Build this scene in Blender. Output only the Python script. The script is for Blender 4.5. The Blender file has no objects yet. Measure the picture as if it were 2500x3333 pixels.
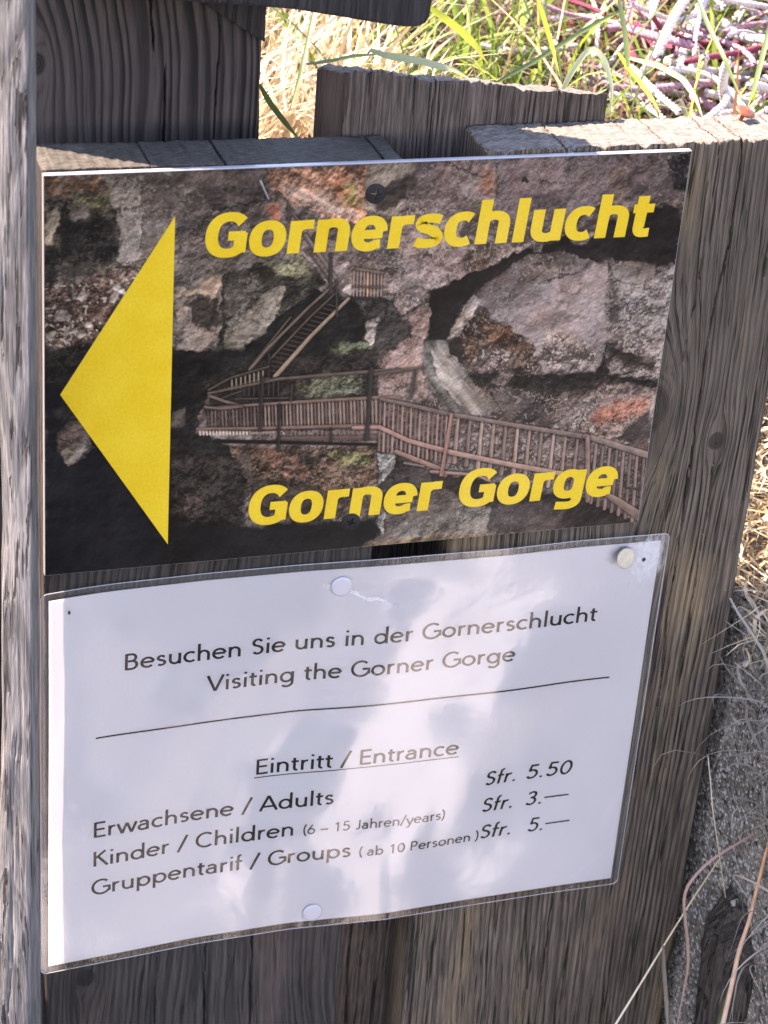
import bpy, math, random
import numpy as np
from mathutils import Matrix, Vector
random.seed(7); rng=np.random.RandomState(11)
S=bpy.context.scene; COL=S.collection
# ------------------------------------------------------------------ camera, world, sun, exposure
cam=bpy.data.cameras.new('camera'); co=bpy.data.objects.new('camera',cam); COL.objects.link(co); S.camera=co
R0=(0.953994,-0.291297,0.071001); R1=(-0.082113,-0.481592,-0.872540); R2=(0.288362,0.826568,-0.483355)
M=Matrix(((R0[0],-R1[0],-R2[0],-0.136568),(R0[1],-R1[1],-R2[1],-0.838916),(R0[2],-R1[2],-R2[2],0.320979),(0,0,0,1)))
co.matrix_world=M
cam.sensor_fit='VERTICAL'; cam.sensor_height=36; cam.sensor_width=27; cam.lens=36*7200/3333
cam.clip_start=.02; cam.clip_end=200
cam.dof.use_dof=True; cam.dof.focus_distance=1.03; cam.dof.aperture_fstop=20
SUN=Vector((0.70,-0.40,-1.0)).normalized()          # direction the light travels
elev=math.asin(-SUN.z); az=math.atan2(-SUN.x,-SUN.y)
W=bpy.data.worlds.new('World'); S.world=W; W.use_nodes=True
nt=W.node_tree; bg=nt.nodes['Background']; sky=nt.nodes.new('ShaderNodeTexSky'); sky.sky_type='NISHITA'
sky.sun_disc=False; sky.sun_elevation=elev; sky.sun_rotation=az; sky.altitude=1600; sky.air_density=1.0
nt.links.new(sky.outputs[0],bg.inputs[0]); bg.inputs[1].default_value=0.15
sl=bpy.data.lights.new('sun','SUN'); so=bpy.data.objects.new('sun',sl); COL.objects.link(so)
sl.energy=3.6; sl.angle=math.radians(.55); sl.color=(1,.955,.88)
so.rotation_euler=SUN.to_track_quat('-Z','Y').to_euler(); so.location=(-1,1,2)
S.view_settings.view_transform='Standard'; S.view_settings.look='None'; S.view_settings.gamma=1; S.view_settings.exposure=2.73
S.view_settings.use_white_balance=True; S.view_settings.white_balance_temperature=8300; S.view_settings.white_balance_tint=27
S.render.engine='CYCLES'; S.cycles.use_denoising=True; S.cycles.denoising_prefilter='ACCURATE'; S.cycles.max_bounces=8; S.cycles.transparent_max_bounces=12
S.cycles.sample_clamp_indirect=6

# ------------------------------------------------------------------ tables (metres*1000 on the sign and the sheet)
REG=[[[[22.0,1.5],[94.4,-0.9],[93.1,-15.0],[78.0,-17.3],[68.7,-22.8],[57.7,-31.1],[54.3,-44.9],[39.2,-44.1],[33.5,-39.8],[28.8,-37.6],[27.7,-17.9],[24.8,-8.1]],[122,106,100],1,0.3,0.35,0.4,0.25,1.2,3,0,0],[[[24.7,-2.4],[38.4,-2.0],[40.6,-18.5],[40.0,-39.1],[33.5,-40.3],[29.6,-37.6],[30.0,-18.0],[26.2,-10.1]],[138,122,114],2,0.25,0.2,0.4,0.4,1.2,3,0,0],[[[-0.5,-1.4],[24.7,-2.4],[27.6,-12.1],[30.0,-19.0],[29.6,-39.6],[22.4,-45.2],[5.8,-42.3],[-0.7,-55.8]],[84,74,64],2,0.5,0.6,0.8,0.15,2,5,0,0],[[[0.4,-1.4],[24.7,-1.5],[24.8,-6.2],[13.0,-6.7],[8.5,-10.3],[0.4,-8.1]],[118,86,66],2,0.4,0.5,0.7,0.1,4,6,0,0],[[[13.0,-8.6],[28.5,-10.2],[26.7,-15.9],[16.7,-14.5]],[92,88,62],2,0.4,0.5,0.8,0.1,4,6,0,0],[[[5.8,-12.1],[15.7,-14.0],[29.5,-20.9],[29.8,-39.1],[6.7,-38.4]],[40,37,36],2,0.6,0.5,0.7,0.06,3,5,0,0],[[[9.4,-13.7],[16.6,-12.6],[18.5,-17.5],[12.1,-20.1]],[112,98,92],2,0.4,0.3,0.5,0.1,3,5,0,0],[[[0.4,-16.6],[5.3,-14.0],[6.2,-21.7],[3.5,-29.4],[0.5,-30.2]],[160,140,122],2,0.3,0.3,0.4,0.1,2,3,0,0],[[[0.3,-31.2],[5.8,-30.5],[5.8,-62.2],[0.2,-63.9]],[44,41,40],2,0.4,0.5,0.6,0.05,4,5,0,0],[[[6.7,-39.3],[17.7,-38.9],[18.7,-43.0],[8.5,-46.4]],[85,76,72],1,0.3,0.3,0.4,0,4,4,0,0],[[[0.2,-47.9],[13.1,-46.6],[33.5,-39.8],[41.0,-42.2],[33.7,-51.8],[22.6,-72.5],[11.4,-83.0],[0.1,-82.8]],[112,88,78],3,0.6,0.7,0.9,0.9,2,5,0,0],[[[18.5,-53.7],[17.6,-55.5],[15.5,-55.8],[13.4,-55.2],[12.5,-53.4],[13.4,-51.6],[15.5,-51.3],[17.5,-51.9]],[186,166,156],3,0.25,0.2,0.5,0,2,4,0,0],[[[11.0,-62.3],[10.0,-64.3],[7.6,-64.7],[5.3,-64.0],[4.3,-61.9],[5.3,-60.0],[7.6,-59.6],[9.9,-60.2]],[186,166,156],3,0.25,0.2,0.5,0,2,4,0,0],[[[34.0,-51.8],[33.1,-53.7],[30.9,-54.0],[28.6,-53.4],[27.7,-51.5],[28.6,-49.6],[30.8,-49.2],[33.1,-49.9]],[186,166,156],3,0.25,0.2,0.5,0,2,4,0,0],[[[14.5,-69.4],[13.6,-71.3],[11.4,-71.6],[9.1,-71.0],[8.2,-69.0],[9.1,-67.1],[11.3,-66.7],[13.6,-67.4]],[186,166,156],3,0.25,0.2,0.5,0,2,4,0,0],[[[18.7,-72.2],[17.9,-73.7],[16.0,-74.0],[14.2,-73.5],[13.4,-71.9],[14.2,-70.3],[16.0,-70.0],[17.9,-70.5]],[186,166,156],3,0.25,0.2,0.5,0,2,4,0,0],[[[9.9,-79.8],[8.6,-82.3],[5.7,-82.7],[2.9,-81.9],[1.6,-79.3],[2.9,-76.8],[5.7,-76.4],[8.6,-77.2]],[186,166,156],3,0.25,0.2,0.5,0,2,4,0,0],[[[21.1,-67.2],[20.5,-68.5],[19.0,-68.7],[17.6,-68.3],[16.9,-67.0],[17.6,-65.8],[19.0,-65.5],[20.4,-65.9]],[186,166,156],3,0.25,0.2,0.5,0,2,4,0,0],[[[31.9,-55.7],[31.2,-57.2],[29.5,-57.4],[27.8,-57.0],[27.1,-55.4],[27.8,-54.0],[29.5,-53.8],[31.2,-54.2]],[186,166,156],3,0.25,0.2,0.5,0,2,4,0,0],[[[6.3,-71.4],[5.6,-72.8],[3.9,-73.1],[2.2,-72.6],[1.5,-71.1],[2.2,-69.6],[3.9,-69.4],[5.6,-69.9]],[186,166,156],3,0.25,0.2,0.5,0,2,4,0,0],[[[14.4,-79.6],[13.8,-80.8],[12.3,-81.1],[10.9,-80.6],[10.2,-79.3],[10.9,-78.1],[12.3,-77.9],[13.8,-78.3]],[186,166,156],3,0.25,0.2,0.5,0,2,4,0,0],[[[64.3,-0.2],[94.9,-0.9],[94.1,-14.1],[78.0,-16.5],[67.8,-21.7],[59.5,-29.2],[56.5,-22.2],[60.8,-9.7]],[104,90,86],1,0.45,0.4,0.5,0.1,4,5,0,0],[[[54.6,-23.1],[68.6,-19.8],[74.4,-23.0],[63.4,-33.4],[55.5,-37.0]],[96,84,80],1,0.4,0.4,0.5,0.1,3,4,0,0],[[[92.5,-0.8],[138.2,-1.3],[139.8,-17.1],[136.7,-28.0],[126.7,-27.0],[111.6,-18.8],[101.8,-14.9],[96.8,-11.7],[94.2,-6.2]],[188,128,98],2,0.45,0.45,0.7,0.3,2,4,1,-32],[[[99.4,-5.5],[116.1,-12.1],[132.5,-24.8],[119.6,-22.2],[104.6,-14.5],[96.7,-9.3]],[206,160,140],3,0.3,0.3,0.5,0.3,4,6,1,-32],[[[118.5,-4.3],[125.4,-5.5],[136.2,-21.9],[128.1,-17.5]],[196,112,62],3,0.4,0.4,0.8,0.2,6,8,1,-32],[[[126.5,-7.6],[131.3,-7.8],[133.1,-18.8],[129.1,-17.6]],[165,150,80],3,0.3,0.3,0.6,0,7,6,0,0],[[[83.6,-13.6],[98.9,-14.8],[101.1,-21.3],[99.9,-36.3],[88.5,-40.7],[83.8,-20.5]],[112,96,90],1,0.4,0.5,0.5,0.2,4,4,0,0],[[[94.2,-18.0],[98.0,-17.4],[99.2,-22.2],[96.0,-24.0]],[190,105,72],2,0.3,0.3,0.5,0,4,4,0,0],[[[54.1,-38.9],[74.0,-36.9],[102.0,-38.4],[103.3,-44.5],[89.8,-46.9],[75.4,-50.1],[55.4,-53.1]],[104,92,86],1,0.4,0.5,0.45,0.15,3,4,0,0],[[[55.9,-53.1],[65.9,-51.6],[73.4,-48.3],[76.4,-49.2],[74.6,-54.2],[70.0,-60.0],[64.1,-55.1],[56.0,-56.1]],[170,138,116],2,0.25,0.3,0.35,0.05,2,3,0,0],[[[56.0,-55.6],[64.1,-55.6],[71.0,-60.1],[76.5,-52.2],[76.4,-77.0],[73.7,-84.2],[61.1,-87.0],[56.2,-84.0]],[146,126,116],2,0.35,0.4,0.45,0.25,2,3,0,0],[[[60.3,-58.4],[74.7,-57.2],[76.2,-70.7],[70.4,-72.4],[62.5,-66.8]],[62,54,50],2,0.5,0.5,0.6,0.05,5,6,0,0],[[[75.4,-48.1],[88.6,-42.7],[111.0,-42.9],[123.4,-52.8],[118.8,-57.7],[102.5,-68.2],[90.5,-85.3],[83.9,-93.3],[75.8,-87.5],[75.8,-60.4]],[58,54,47],2,0.6,0.6,0.8,0.08,3,5,0,0],[[[76.5,-52.2],[91.7,-47.0],[94.0,-55.3],[85.7,-65.1],[78.0,-68.8]],[92,84,78],2,0.4,0.4,0.5,0.2,4,5,0,0],[[[78.1,-69.8],[89.5,-63.3],[97.9,-54.0],[103.8,-53.8],[102.3,-63.0],[94.1,-78.1],[83.2,-88.5],[77.2,-84.4]],[136,123,111],2,0.35,0.4,0.4,0.3,1.5,3,0,0],[[[92.5,-41.9],[110.9,-40.9],[113.3,-48.2],[108.5,-51.0]],[118,112,86],3,0.4,0.4,0.8,0.1,5,6,0,0],[[[55.4,-90.3],[73.8,-86.3],[79.9,-93.0],[86.4,-81.8],[99.6,-69.1],[116.7,-56.6],[128.9,-60.4],[137.2,-64.0],[141.8,-72.8],[142.7,-85.6],[130.9,-91.3],[120.9,-93.8],[101.1,-98.8],[71.4,-102.7],[55.7,-101.5]],[30,28,29],1,0.4,0.4,0.5,0,3,4,0,0],[[[73.8,-87.5],[75.3,-86.3],[76.9,-87.7],[75.4,-88.9]],[120,112,96],2,0.2,0.1,0.3,0,1.5,2,0,0],[[[77.2,-89.1],[78.8,-87.9],[80.4,-89.4],[78.9,-90.5]],[120,112,96],2,0.2,0.1,0.3,0,1.5,2,0,0],[[[69.3,-86.5],[70.8,-85.2],[72.4,-86.7],[70.9,-87.9]],[120,112,96],2,0.2,0.1,0.3,0,1.5,2,0,0],[[[120.7,-90.6],[130.3,-82.6],[143.6,-83.5],[146.1,-96.6],[121.0,-96.0]],[84,90,70],3,0.4,0.3,0.9,0.1,4,6,0,0],[[[110.8,-39.9],[132.9,-46.1],[148.2,-50.1],[154.5,-54.6],[153.0,-59.7],[130.8,-59.5],[121.4,-52.7]],[158,134,128],2,0.35,0.4,0.4,0.3,2,4,0,0],[[[139.2,-64.2],[155.2,-63.0],[157.0,-86.6],[145.2,-92.2],[140.4,-82.2]],[62,57,55],2,0.7,0.7,0.6,0.05,2,4,1,-15],[[[140.3,-73.7],[145.8,-71.4],[146.4,-80.5],[142.6,-84.5]],[176,158,146],2,0.3,0.3,0.4,0,2,3,0,0],[[[147.3,-92.4],[157.1,-87.6],[158.2,-101.9],[146.4,-102.1]],[150,118,108],1,0.3,0.3,0.4,0.2,2,3,0,0],[[[135.6,-0.4],[161.0,0.5],[158.7,-7.0],[153.9,-18.3],[150.6,-24.9],[137.1,-21.4]],[148,128,112],1,0.35,0.4,0.4,0.2,2,3,0,0],[[[158.1,1.1],[196.4,0.6],[197.7,-12.5],[194.9,-23.1],[175.9,-17.3],[153.9,-18.3],[156.0,-8.8]],[130,108,106],1,0.3,0.35,0.4,0.25,3,4,0.6,60],[[[187.3,-5.3],[192.0,-3.5],[193.2,-16.1],[188.2,-14.0]],[160,105,80],2,0.3,0.3,0.5,0,6,5,0,0],[[[192.5,0.8],[275.0,-0.9],[285.0,-20.1],[269.5,-26.9],[242.5,-22.2],[214.5,-39.8],[194.9,-23.1]],[112,95,97],1,0.4,0.5,0.4,0.15,3,4,0,0],[[[196.4,0.1],[225.8,-0.5],[227.9,-17.6],[204.3,-18.6]],[126,100,100],1,0.25,0.3,0.35,0.2,6,5,0,0],[[[246.6,-7.6],[255.5,-6.0],[258.1,-25.9],[249.6,-22.5]],[136,112,104],2,0.25,0.3,0.4,0.1,5,4,0,0],[[[140.1,-16.7],[147.6,-9.4],[158.6,-5.1],[157.9,-8.9],[150.3,-21.0],[141.9,-22.6]],[70,60,56],2,0.4,0.4,0.4,0,4,5,0,0],[[[150.7,-25.9],[153.9,-17.3],[175.7,-15.4],[188.1,-22.7],[215.4,-38.9],[210.8,-42.2],[201.3,-47.2],[188.1,-53.5],[169.0,-60.0],[157.7,-71.5],[152.8,-65.1],[153.8,-47.6],[151.8,-39.6]],[158,132,127],3,0.3,0.4,0.4,0.5,1.5,3,0.6,-50],[[[174.0,-17.2],[189.0,-22.8],[213.3,-37.8],[200.8,-42.1],[186.1,-32.5]],[120,100,98],1,0.3,0.4,0.4,0.2,5,5,0,0],[[[181.4,-45.1],[190.7,-39.6],[200.7,-41.1],[191.8,-50.7],[184.1,-53.3]],[112,88,78],2,0.3,0.4,0.5,0.3,4,5,0,0],[[[180.5,-35.2],[184.7,-18.7],[188.5,-17.9],[186.6,-38.4]],[95,82,80],1,0.2,0.4,0.4,0.1,5,5,0,0],[[[215.7,-41.9],[226.3,-38.4],[242.0,-34.2],[259.3,-27.0],[272.4,-25.6],[284.3,-26.1],[286.6,-51.7],[276.5,-54.3],[253.1,-49.9],[242.3,-52.9],[229.3,-46.1],[217.3,-47.0],[202.0,-53.3],[192.8,-61.4],[183.7,-70.5],[179.0,-84.2],[174.3,-87.0],[168.5,-82.9],[170.0,-66.6],[168.0,-59.9],[180.4,-56.1],[191.8,-50.7],[203.2,-46.3],[212.1,-41.2]],[34,30,32],1,0.3,0.3,0.4,0,2.5,4,0,0],[[[232.4,-38.7],[244.4,-29.3],[244.3,-36.3],[239.5,-42.6],[235.4,-42.4]],[112,96,96],2,0.4,0.4,0.4,0.1,2,3,0,0],[[[214.6,-40.8],[220.5,-40.1],[219.0,-44.1],[215.9,-43.9]],[120,104,102],2,0.3,0.3,0.4,0.1,2,2,0,0],[[[273.6,-2.3],[285.3,-0.3],[285.9,-19.1],[278.5,-17.8]],[42,41,44],1,0.3,0.3,0.5,0.1,5,4,0,0],[[[213.0,-44.8],[229.2,-45.6],[251.5,-52.9],[255.0,-60.3],[256.9,-82.4],[256.7,-93.0],[252.1,-106.6],[227.9,-104.9],[220.3,-92.7],[206.9,-81.3],[190.3,-65.8],[194.6,-58.9],[203.9,-52.4]],[142,122,122],1,0.28,0.4,0.3,0.25,2,3,0,0],[[[213.1,-45.3],[229.2,-45.6],[238.1,-52.2],[222.7,-59.5],[208.7,-60.8]],[112,94,90],1,0.35,0.5,0.4,0.3,4,4,0,0],[[[253.1,-49.9],[275.4,-54.2],[286.4,-50.7],[288.5,-86.5],[285.0,-113.8],[258.5,-107.1],[256.6,-84.5]],[118,104,102],3,0.35,0.4,0.7,0.6,2,4,0,0],[[[253.0,-53.0],[262.5,-50.4],[275.3,-53.2],[276.2,-59.4],[267.2,-62.6],[256.5,-59.9]],[122,105,100],0.7,0.35,0.2,0.3,0.1,2,2,0,0],[[[252.0,-57.1],[258.0,-63.6],[260.1,-79.4],[255.3,-82.3]],[88,74,72],2,0.4,0.5,0.5,0.3,5,5,0,0],[[[189.6,-63.7],[193.4,-67.0],[188.2,-76.0],[184.6,-79.9],[178.1,-85.1],[185.6,-69.6]],[188,166,160],2,0.3,0.3,0.4,0.3,1.5,3,0,0],[[[186.1,-74.8],[195.9,-72.3],[206.7,-79.2],[218.8,-88.3],[225.2,-99.4],[217.7,-106.3],[201.0,-103.0],[188.0,-94.7],[183.5,-90.2]],[84,60,48],3,0.5,0.5,0.9,0.3,3,5,0,0],[[[194.3,-76.3],[208.9,-81.4],[207.5,-87.6],[197.3,-86.9]],[120,78,54],3,0.4,0.4,0.9,0.2,5,5,0,0],[[[177.1,-85.6],[184.9,-83.0],[188.2,-96.8],[184.1,-96.5]],[38,34,34],1,0.3,0.3,0.3,0,3,4,0,0],[[[199.4,-87.1],[223.4,-101.4],[228.4,-109.2],[193.2,-107.1],[186.4,-98.8]],[98,80,76],3,0.5,0.6,0.8,0.8,4,5,0,0],[[[225.3,-82.5],[246.9,-90.2],[253.5,-101.3],[234.2,-105.3],[222.6,-94.9]],[142,120,116],3,0.35,0.4,0.7,0.9,4,5,0,0],[[[256.9,-90.9],[282.4,-103.3],[280.7,-106.5],[259.6,-99.6]],[60,50,50],1,0.3,0.4,0.4,0,2.5,4,0,0],[[[146.3,-97.0],[163.8,-68.3],[170.6,-67.7],[168.0,-84.0],[170.0,-100.8],[146.7,-102.2]],[160,126,118],2,0.35,0.5,0.4,0.3,2,3,0.7,50],[[[143.6,-73.2],[162.2,-73.3],[162.9,-81.6],[147.9,-90.9],[144.4,-83.4]],[70,64,62],2,0.6,0.6,0.6,0.05,3,4,0,0],[[[135.6,-83.9],[144.4,-83.9],[145.3,-95.9],[136.5,-96.3]],[86,94,74],3,0.4,0.4,0.9,0.1,4,5,0,0],[[[141.8,-74.1],[145.7,-74.3],[145.4,-83.5],[142.5,-84.8]],[172,152,144],2,0.3,0.3,0.4,0.1,2,3,0,0],[[[145.5,-99.0],[169.1,-96.5],[170.9,-106.1],[178.8,-116.2],[170.5,-112.9],[146.4,-111.1]],[150,120,112],1,0.35,0.4,0.45,0.3,3,4,0,0],[[[182.5,-100.6],[197.1,-104.8],[217.6,-105.2],[253.0,-105.6],[259.7,-108.2],[284.9,-113.3],[286.4,-146.8],[251.8,-137.8],[209.6,-127.3],[193.4,-108.8]],[92,78,75],2,0.5,0.6,0.6,0.35,3,4,0,0],[[[170.2,-109.2],[202.7,-120.2],[211.6,-126.3],[247.5,-138.0],[248.8,-157.2],[186.3,-142.9],[151.8,-131.3],[152.5,-113.2]],[122,102,98],2,0.4,0.5,0.55,0.5,4,4,0,0],[[[197.6,-110.2],[208.0,-112.0],[215.5,-124.5],[211.6,-126.3],[202.7,-120.2]],[110,96,92],2,0.3,0.4,0.4,0.1,3,3,0,0],[[[235.4,-116.2],[253.1,-114.2],[254.2,-123.1],[245.9,-133.4],[234.3,-133.1]],[128,108,102],2,0.35,0.5,0.5,0.6,3,4,0,0],[[[246.2,-135.7],[249.0,-123.8],[257.8,-110.2],[284.5,-114.4],[286.9,-146.8],[275.4,-145.9],[251.8,-137.8]],[132,108,102],2,0.35,0.4,0.5,0.7,2,3,0,0],[[[252.7,-128.5],[265.4,-119.5],[283.5,-118.7],[278.5,-129.4],[257.7,-134.4]],[156,92,72],3,0.3,0.4,0.7,0.4,5,6,0,0],[[[266.6,-140.7],[282.4,-126.3],[284.9,-142.2],[275.2,-144.7]],[76,66,66],1,0.3,0.3,0.3,0.05,3,3,0,0],[[[275.9,-141.4],[283.2,-139.8],[284.9,-147.8],[277.7,-146.6]],[120,100,96],1,0.3,0.3,0.3,0.05,3,3,0,0],[[[186.4,-99.8],[207.1,-103.4],[227.8,-103.8],[253.0,-105.0],[255.2,-98.2],[257.4,-98.3],[260.0,-106.6],[283.7,-112.1],[284.1,-115.4],[258.8,-109.8],[245.6,-113.7],[229.0,-114.6],[214.0,-110.3],[207.7,-108.8],[197.5,-109.1],[189.2,-107.4]],[44,38,38],1,0.4,0.5,0.5,0.05,2.5,4,0,0],[[[201.3,-106.2],[210.8,-99.4],[213.2,-102.8],[207.7,-108.8]],[120,104,98],2,0.3,0.3,0.5,0.2,3,3,0,0],[[[168.5,-84.0],[178.0,-84.6],[184.0,-95.4],[191.2,-106.9],[172.9,-105.6],[168.7,-97.5]],[118,112,108],0.6,0.12,0.1,0.25,0,2,2,1,-65],[[[167.6,-90.1],[175.6,-90.7],[177.7,-103.4],[188.1,-118.0],[194.7,-122.8],[183.4,-122.0],[177.7,-115.1],[171.1,-102.9]],[104,100,96],0.6,0.12,0.1,0.3,0,2,2,1,-55],[[[171.6,-90.4],[182.6,-91.1],[186.3,-97.7],[193.3,-107.7],[202.7,-120.2],[203.1,-124.6],[192.6,-121.6],[183.6,-112.3],[175.4,-100.1]],[160,146,138],0.6,0.12,0.1,0.2,0,3,3,1,-50],[[[-0.3,-76.7],[55.2,-80.4],[58.1,-194.4],[-0.7,-188.2]],[27,29,37],1,0.2,0.1,0.3,0,5,4,0,0],[[[0.2,-75.7],[22.7,-77.2],[11.4,-85.7],[8.6,-94.9],[0.1,-91.2]],[44,41,41],2,0.6,0.5,0.6,0.05,5,5,0,0],[[[4.8,-117.9],[13.4,-110.0],[18.2,-114.7],[22.1,-125.7],[11.5,-133.7],[8.1,-131.1]],[104,88,84],2,0.5,0.5,0.4,0.1,2,4,0,0],[[[7.6,-125.6],[13.4,-121.8],[20.2,-124.5],[11.5,-133.7],[8.6,-132.2]],[130,116,108],2,0.4,0.3,0.4,0.1,2,3,0,0],[[[3.8,-105.1],[13.3,-102.6],[16.2,-111.3],[7.6,-111.7]],[52,48,50],2,0.4,0.3,0.4,0,5,4,0,0],[[[54.2,-81.4],[80.5,-81.1],[96.5,-87.4],[71.2,-96.3],[69.7,-110.1],[66.1,-121.8],[88.5,-132.4],[90.2,-173.3],[56.0,-193.0]],[33,31,32],2,0.6,0.5,0.5,0,3,4,0,0],[[[55.9,-110.1],[60.8,-108.3],[60.0,-115.8],[56.6,-117.7]],[96,88,82],1,0.3,0.3,0.3,0.1,4,3,0,0],[[[56.6,-136.3],[68.4,-131.8],[88.7,-136.8],[92.3,-150.6],[86.8,-166.0],[67.5,-167.6],[57.1,-158.7]],[50,45,43],3,0.6,0.5,0.7,0.05,5,6,0,0],[[[57.0,-151.9],[69.1,-153.0],[71.5,-166.9],[59.2,-158.9]],[68,54,52],3,0.5,0.5,0.7,0.1,5,5,0,0],[[[69.2,-94.0],[102.5,-87.8],[146.9,-86.6],[148.6,-110.6],[71.7,-111.3]],[46,42,40],2,0.5,0.5,0.6,0.05,4,5,0,0],[[[109.2,-100.1],[127.2,-97.1],[141.5,-98.1],[140.2,-108.9],[116.7,-108.2]],[98,98,78],3,0.4,0.4,0.9,0.2,5,6,0,0],[[[82.4,-130.8],[150.4,-134.7],[151.6,-151.3],[143.7,-159.8],[112.0,-153.5],[93.3,-150.7]],[104,78,62],3,0.55,0.5,0.9,0.25,3,5,0,0],[[[96.6,-132.0],[103.7,-132.6],[118.7,-143.9],[111.9,-152.4],[103.2,-142.6]],[150,108,88],3,0.4,0.4,0.7,0.2,3,5,1,-35],[[[126.5,-136.7],[144.3,-137.1],[147.9,-144.2],[132.1,-142.8]],[112,108,66],3,0.4,0.4,0.9,0.1,5,5,0,0],[[[113.1,-136.7],[125.5,-136.6],[123.8,-142.1],[116.6,-142.6]],[60,52,48],3,0.4,0.4,0.7,0.1,4,4,0,0],[[[84.5,-132.6],[90.6,-133.7],[94.4,-150.8],[91.8,-151.7],[87.8,-141.2]],[108,92,84],2,0.3,0.3,0.4,0.1,2,3,0,0],[[[92.2,-147.2],[111.7,-147.8],[128.8,-156.2],[145.5,-155.4],[152.8,-167.6],[125.5,-172.0],[94.1,-169.0]],[70,58,52],3,0.5,0.5,0.6,0.1,4,5,0,0],[[[57.4,-167.8],[92.1,-170.0],[125.5,-172.0],[153.1,-172.3],[157.9,-179.9],[146.7,-188.2],[58.0,-193.2]],[24,24,28],1,0.2,0.2,0.3,0,4,4,0,0],[[[180.9,-151.2],[206.5,-157.9],[257.0,-171.6],[287.8,-188.4],[285.9,-190.6],[209.2,-184.9],[203.3,-168.9],[184.8,-160.5]],[52,46,46],1,0.3,0.3,0.4,0,3,4,0,0],[[[149.3,-137.6],[183.0,-151.4],[184.8,-160.5],[167.7,-165.6],[157.9,-171.4],[151.7,-157.5]],[64,58,56],2,0.4,0.4,0.5,0.1,3,4,0,0],[[[165.2,-147.7],[175.5,-148.6],[178.2,-155.4],[174.5,-160.7],[167.0,-156.7]],[92,84,82],0.7,0.3,0.2,0.3,0,2,3,0,0],[[[150.4,-138.8],[159.5,-139.5],[159.1,-147.1],[154.5,-153.3],[151.9,-153.1]],[168,164,158],2,0.5,0.6,0.4,0,1.5,4,1,50],[[[152.8,-172.1],[156.7,-169.1],[156.5,-181.5],[155.0,-181.3]],[170,166,160],2,0.5,0.5,0.4,0,1.5,3,0,0],[[[146.7,-187.9],[155.5,-181.4],[168.0,-170.1],[184.8,-160.5],[207.8,-171.6],[208.7,-180.8],[206.8,-188.1],[170.4,-186.8]],[118,106,100],1,0.35,0.4,0.4,0.2,2,3,0,0],[[[191.1,-172.3],[207.8,-171.6],[208.5,-178.5],[205.2,-188.0],[186.1,-186.6]],[140,126,116],2,0.4,0.4,0.4,0.3,4,4,0,0],[[[207.8,-171.6],[235.5,-171.9],[246.9,-177.6],[241.6,-187.5],[209.3,-186.6]],[82,72,70],1,0.3,0.3,0.3,0.1,6,4,0,0],[[[147.7,-186.8],[171.3,-184.6],[207.2,-186.4],[207.4,-188.7],[146.8,-188.4]],[140,112,80],1,0.2,0.2,0.6,0.1,4,2,0,0]]
CR=[[[[91.3,-6.1],[93.6,-14.5],[78.0,-17.1],[70.5,-18.4],[58.6,-31.2],[55.5,-36.0]],2.2,[30,27,28]],[[[56.1,-41.0],[67.4,-39.6],[75.0,-38.0]],1,[30,27,28]],[[[75.4,-49.1],[76.9,-77.0],[74.6,-81.1]],0.8,[30,27,28]],[[[30.7,-39.1],[38.2,-40.0],[42.8,-38.3]],1.4,[30,27,28]],[[[39.2,-44.1],[46.5,-36.5],[50.1,-28.8]],0.9,[30,27,28]],[[[222.6,-58.5],[228.5,-57.3],[237.5,-55.2]],1.8,[30,27,28]],[[[229.5,-56.8],[230.4,-51.8]],1,[30,27,28]],[[[252.0,-52.9],[253.3,-59.2]],1.5,[30,27,28]],[[[256.1,-92.9],[255.5,-100.4],[253.2,-106.7]],2.2,[30,27,28]],[[[234.7,-87.8],[238.0,-84.8]],1.4,[30,27,28]],[[[215.2,-10.7],[220.3,-12.4],[226.2,-12.2]],1.4,[30,27,28]],[[[194.4,-3.6],[196.3,-17.3],[198.7,-21.3]],0.9,[30,27,28]],[[[257.0,-10.0],[259.2,-26.0]],0.7,[30,27,28]],[[[158.1,-71.0],[169.3,-64.1],[174.8,-58.8]],1.6,[30,27,28]],[[[171.5,-0.8],[183.6,-7.0],[191.6,-9.3]],1.6,[30,27,28]],[[[207.3,-10.4],[208.5,-10.7]],5,[38,34,36]],[[[275.1,-8.8],[285.6,-24.1]],1.2,[30,27,28]],[[[259.7,-108.2],[270.1,-106.8],[282.6,-104.4]],2,[30,27,28]],[[[269.2,-100.2],[282.7,-105.5]],1.5,[30,27,28]],[[[201.8,-111.5],[211.6,-126.3]],1.4,[30,27,28]],[[[237.0,-129.4],[244.4,-121.2],[254.3,-115.4]],1,[30,27,28]],[[[161.1,-140.7],[164.0,-158.6],[167.2,-172.3],[171.1,-184.6]],1.1,[60,54,54]],[[[247.4,-136.9],[249.4,-127.1]],1.2,[30,27,28]],[[[6.7,-120.2],[11.5,-121.6],[16.3,-118.8]],1.6,[30,27,28]],[[[189.0,-160.9],[195.1,-170.4],[193.4,-174.8]],1,[30,27,28]]]
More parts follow.
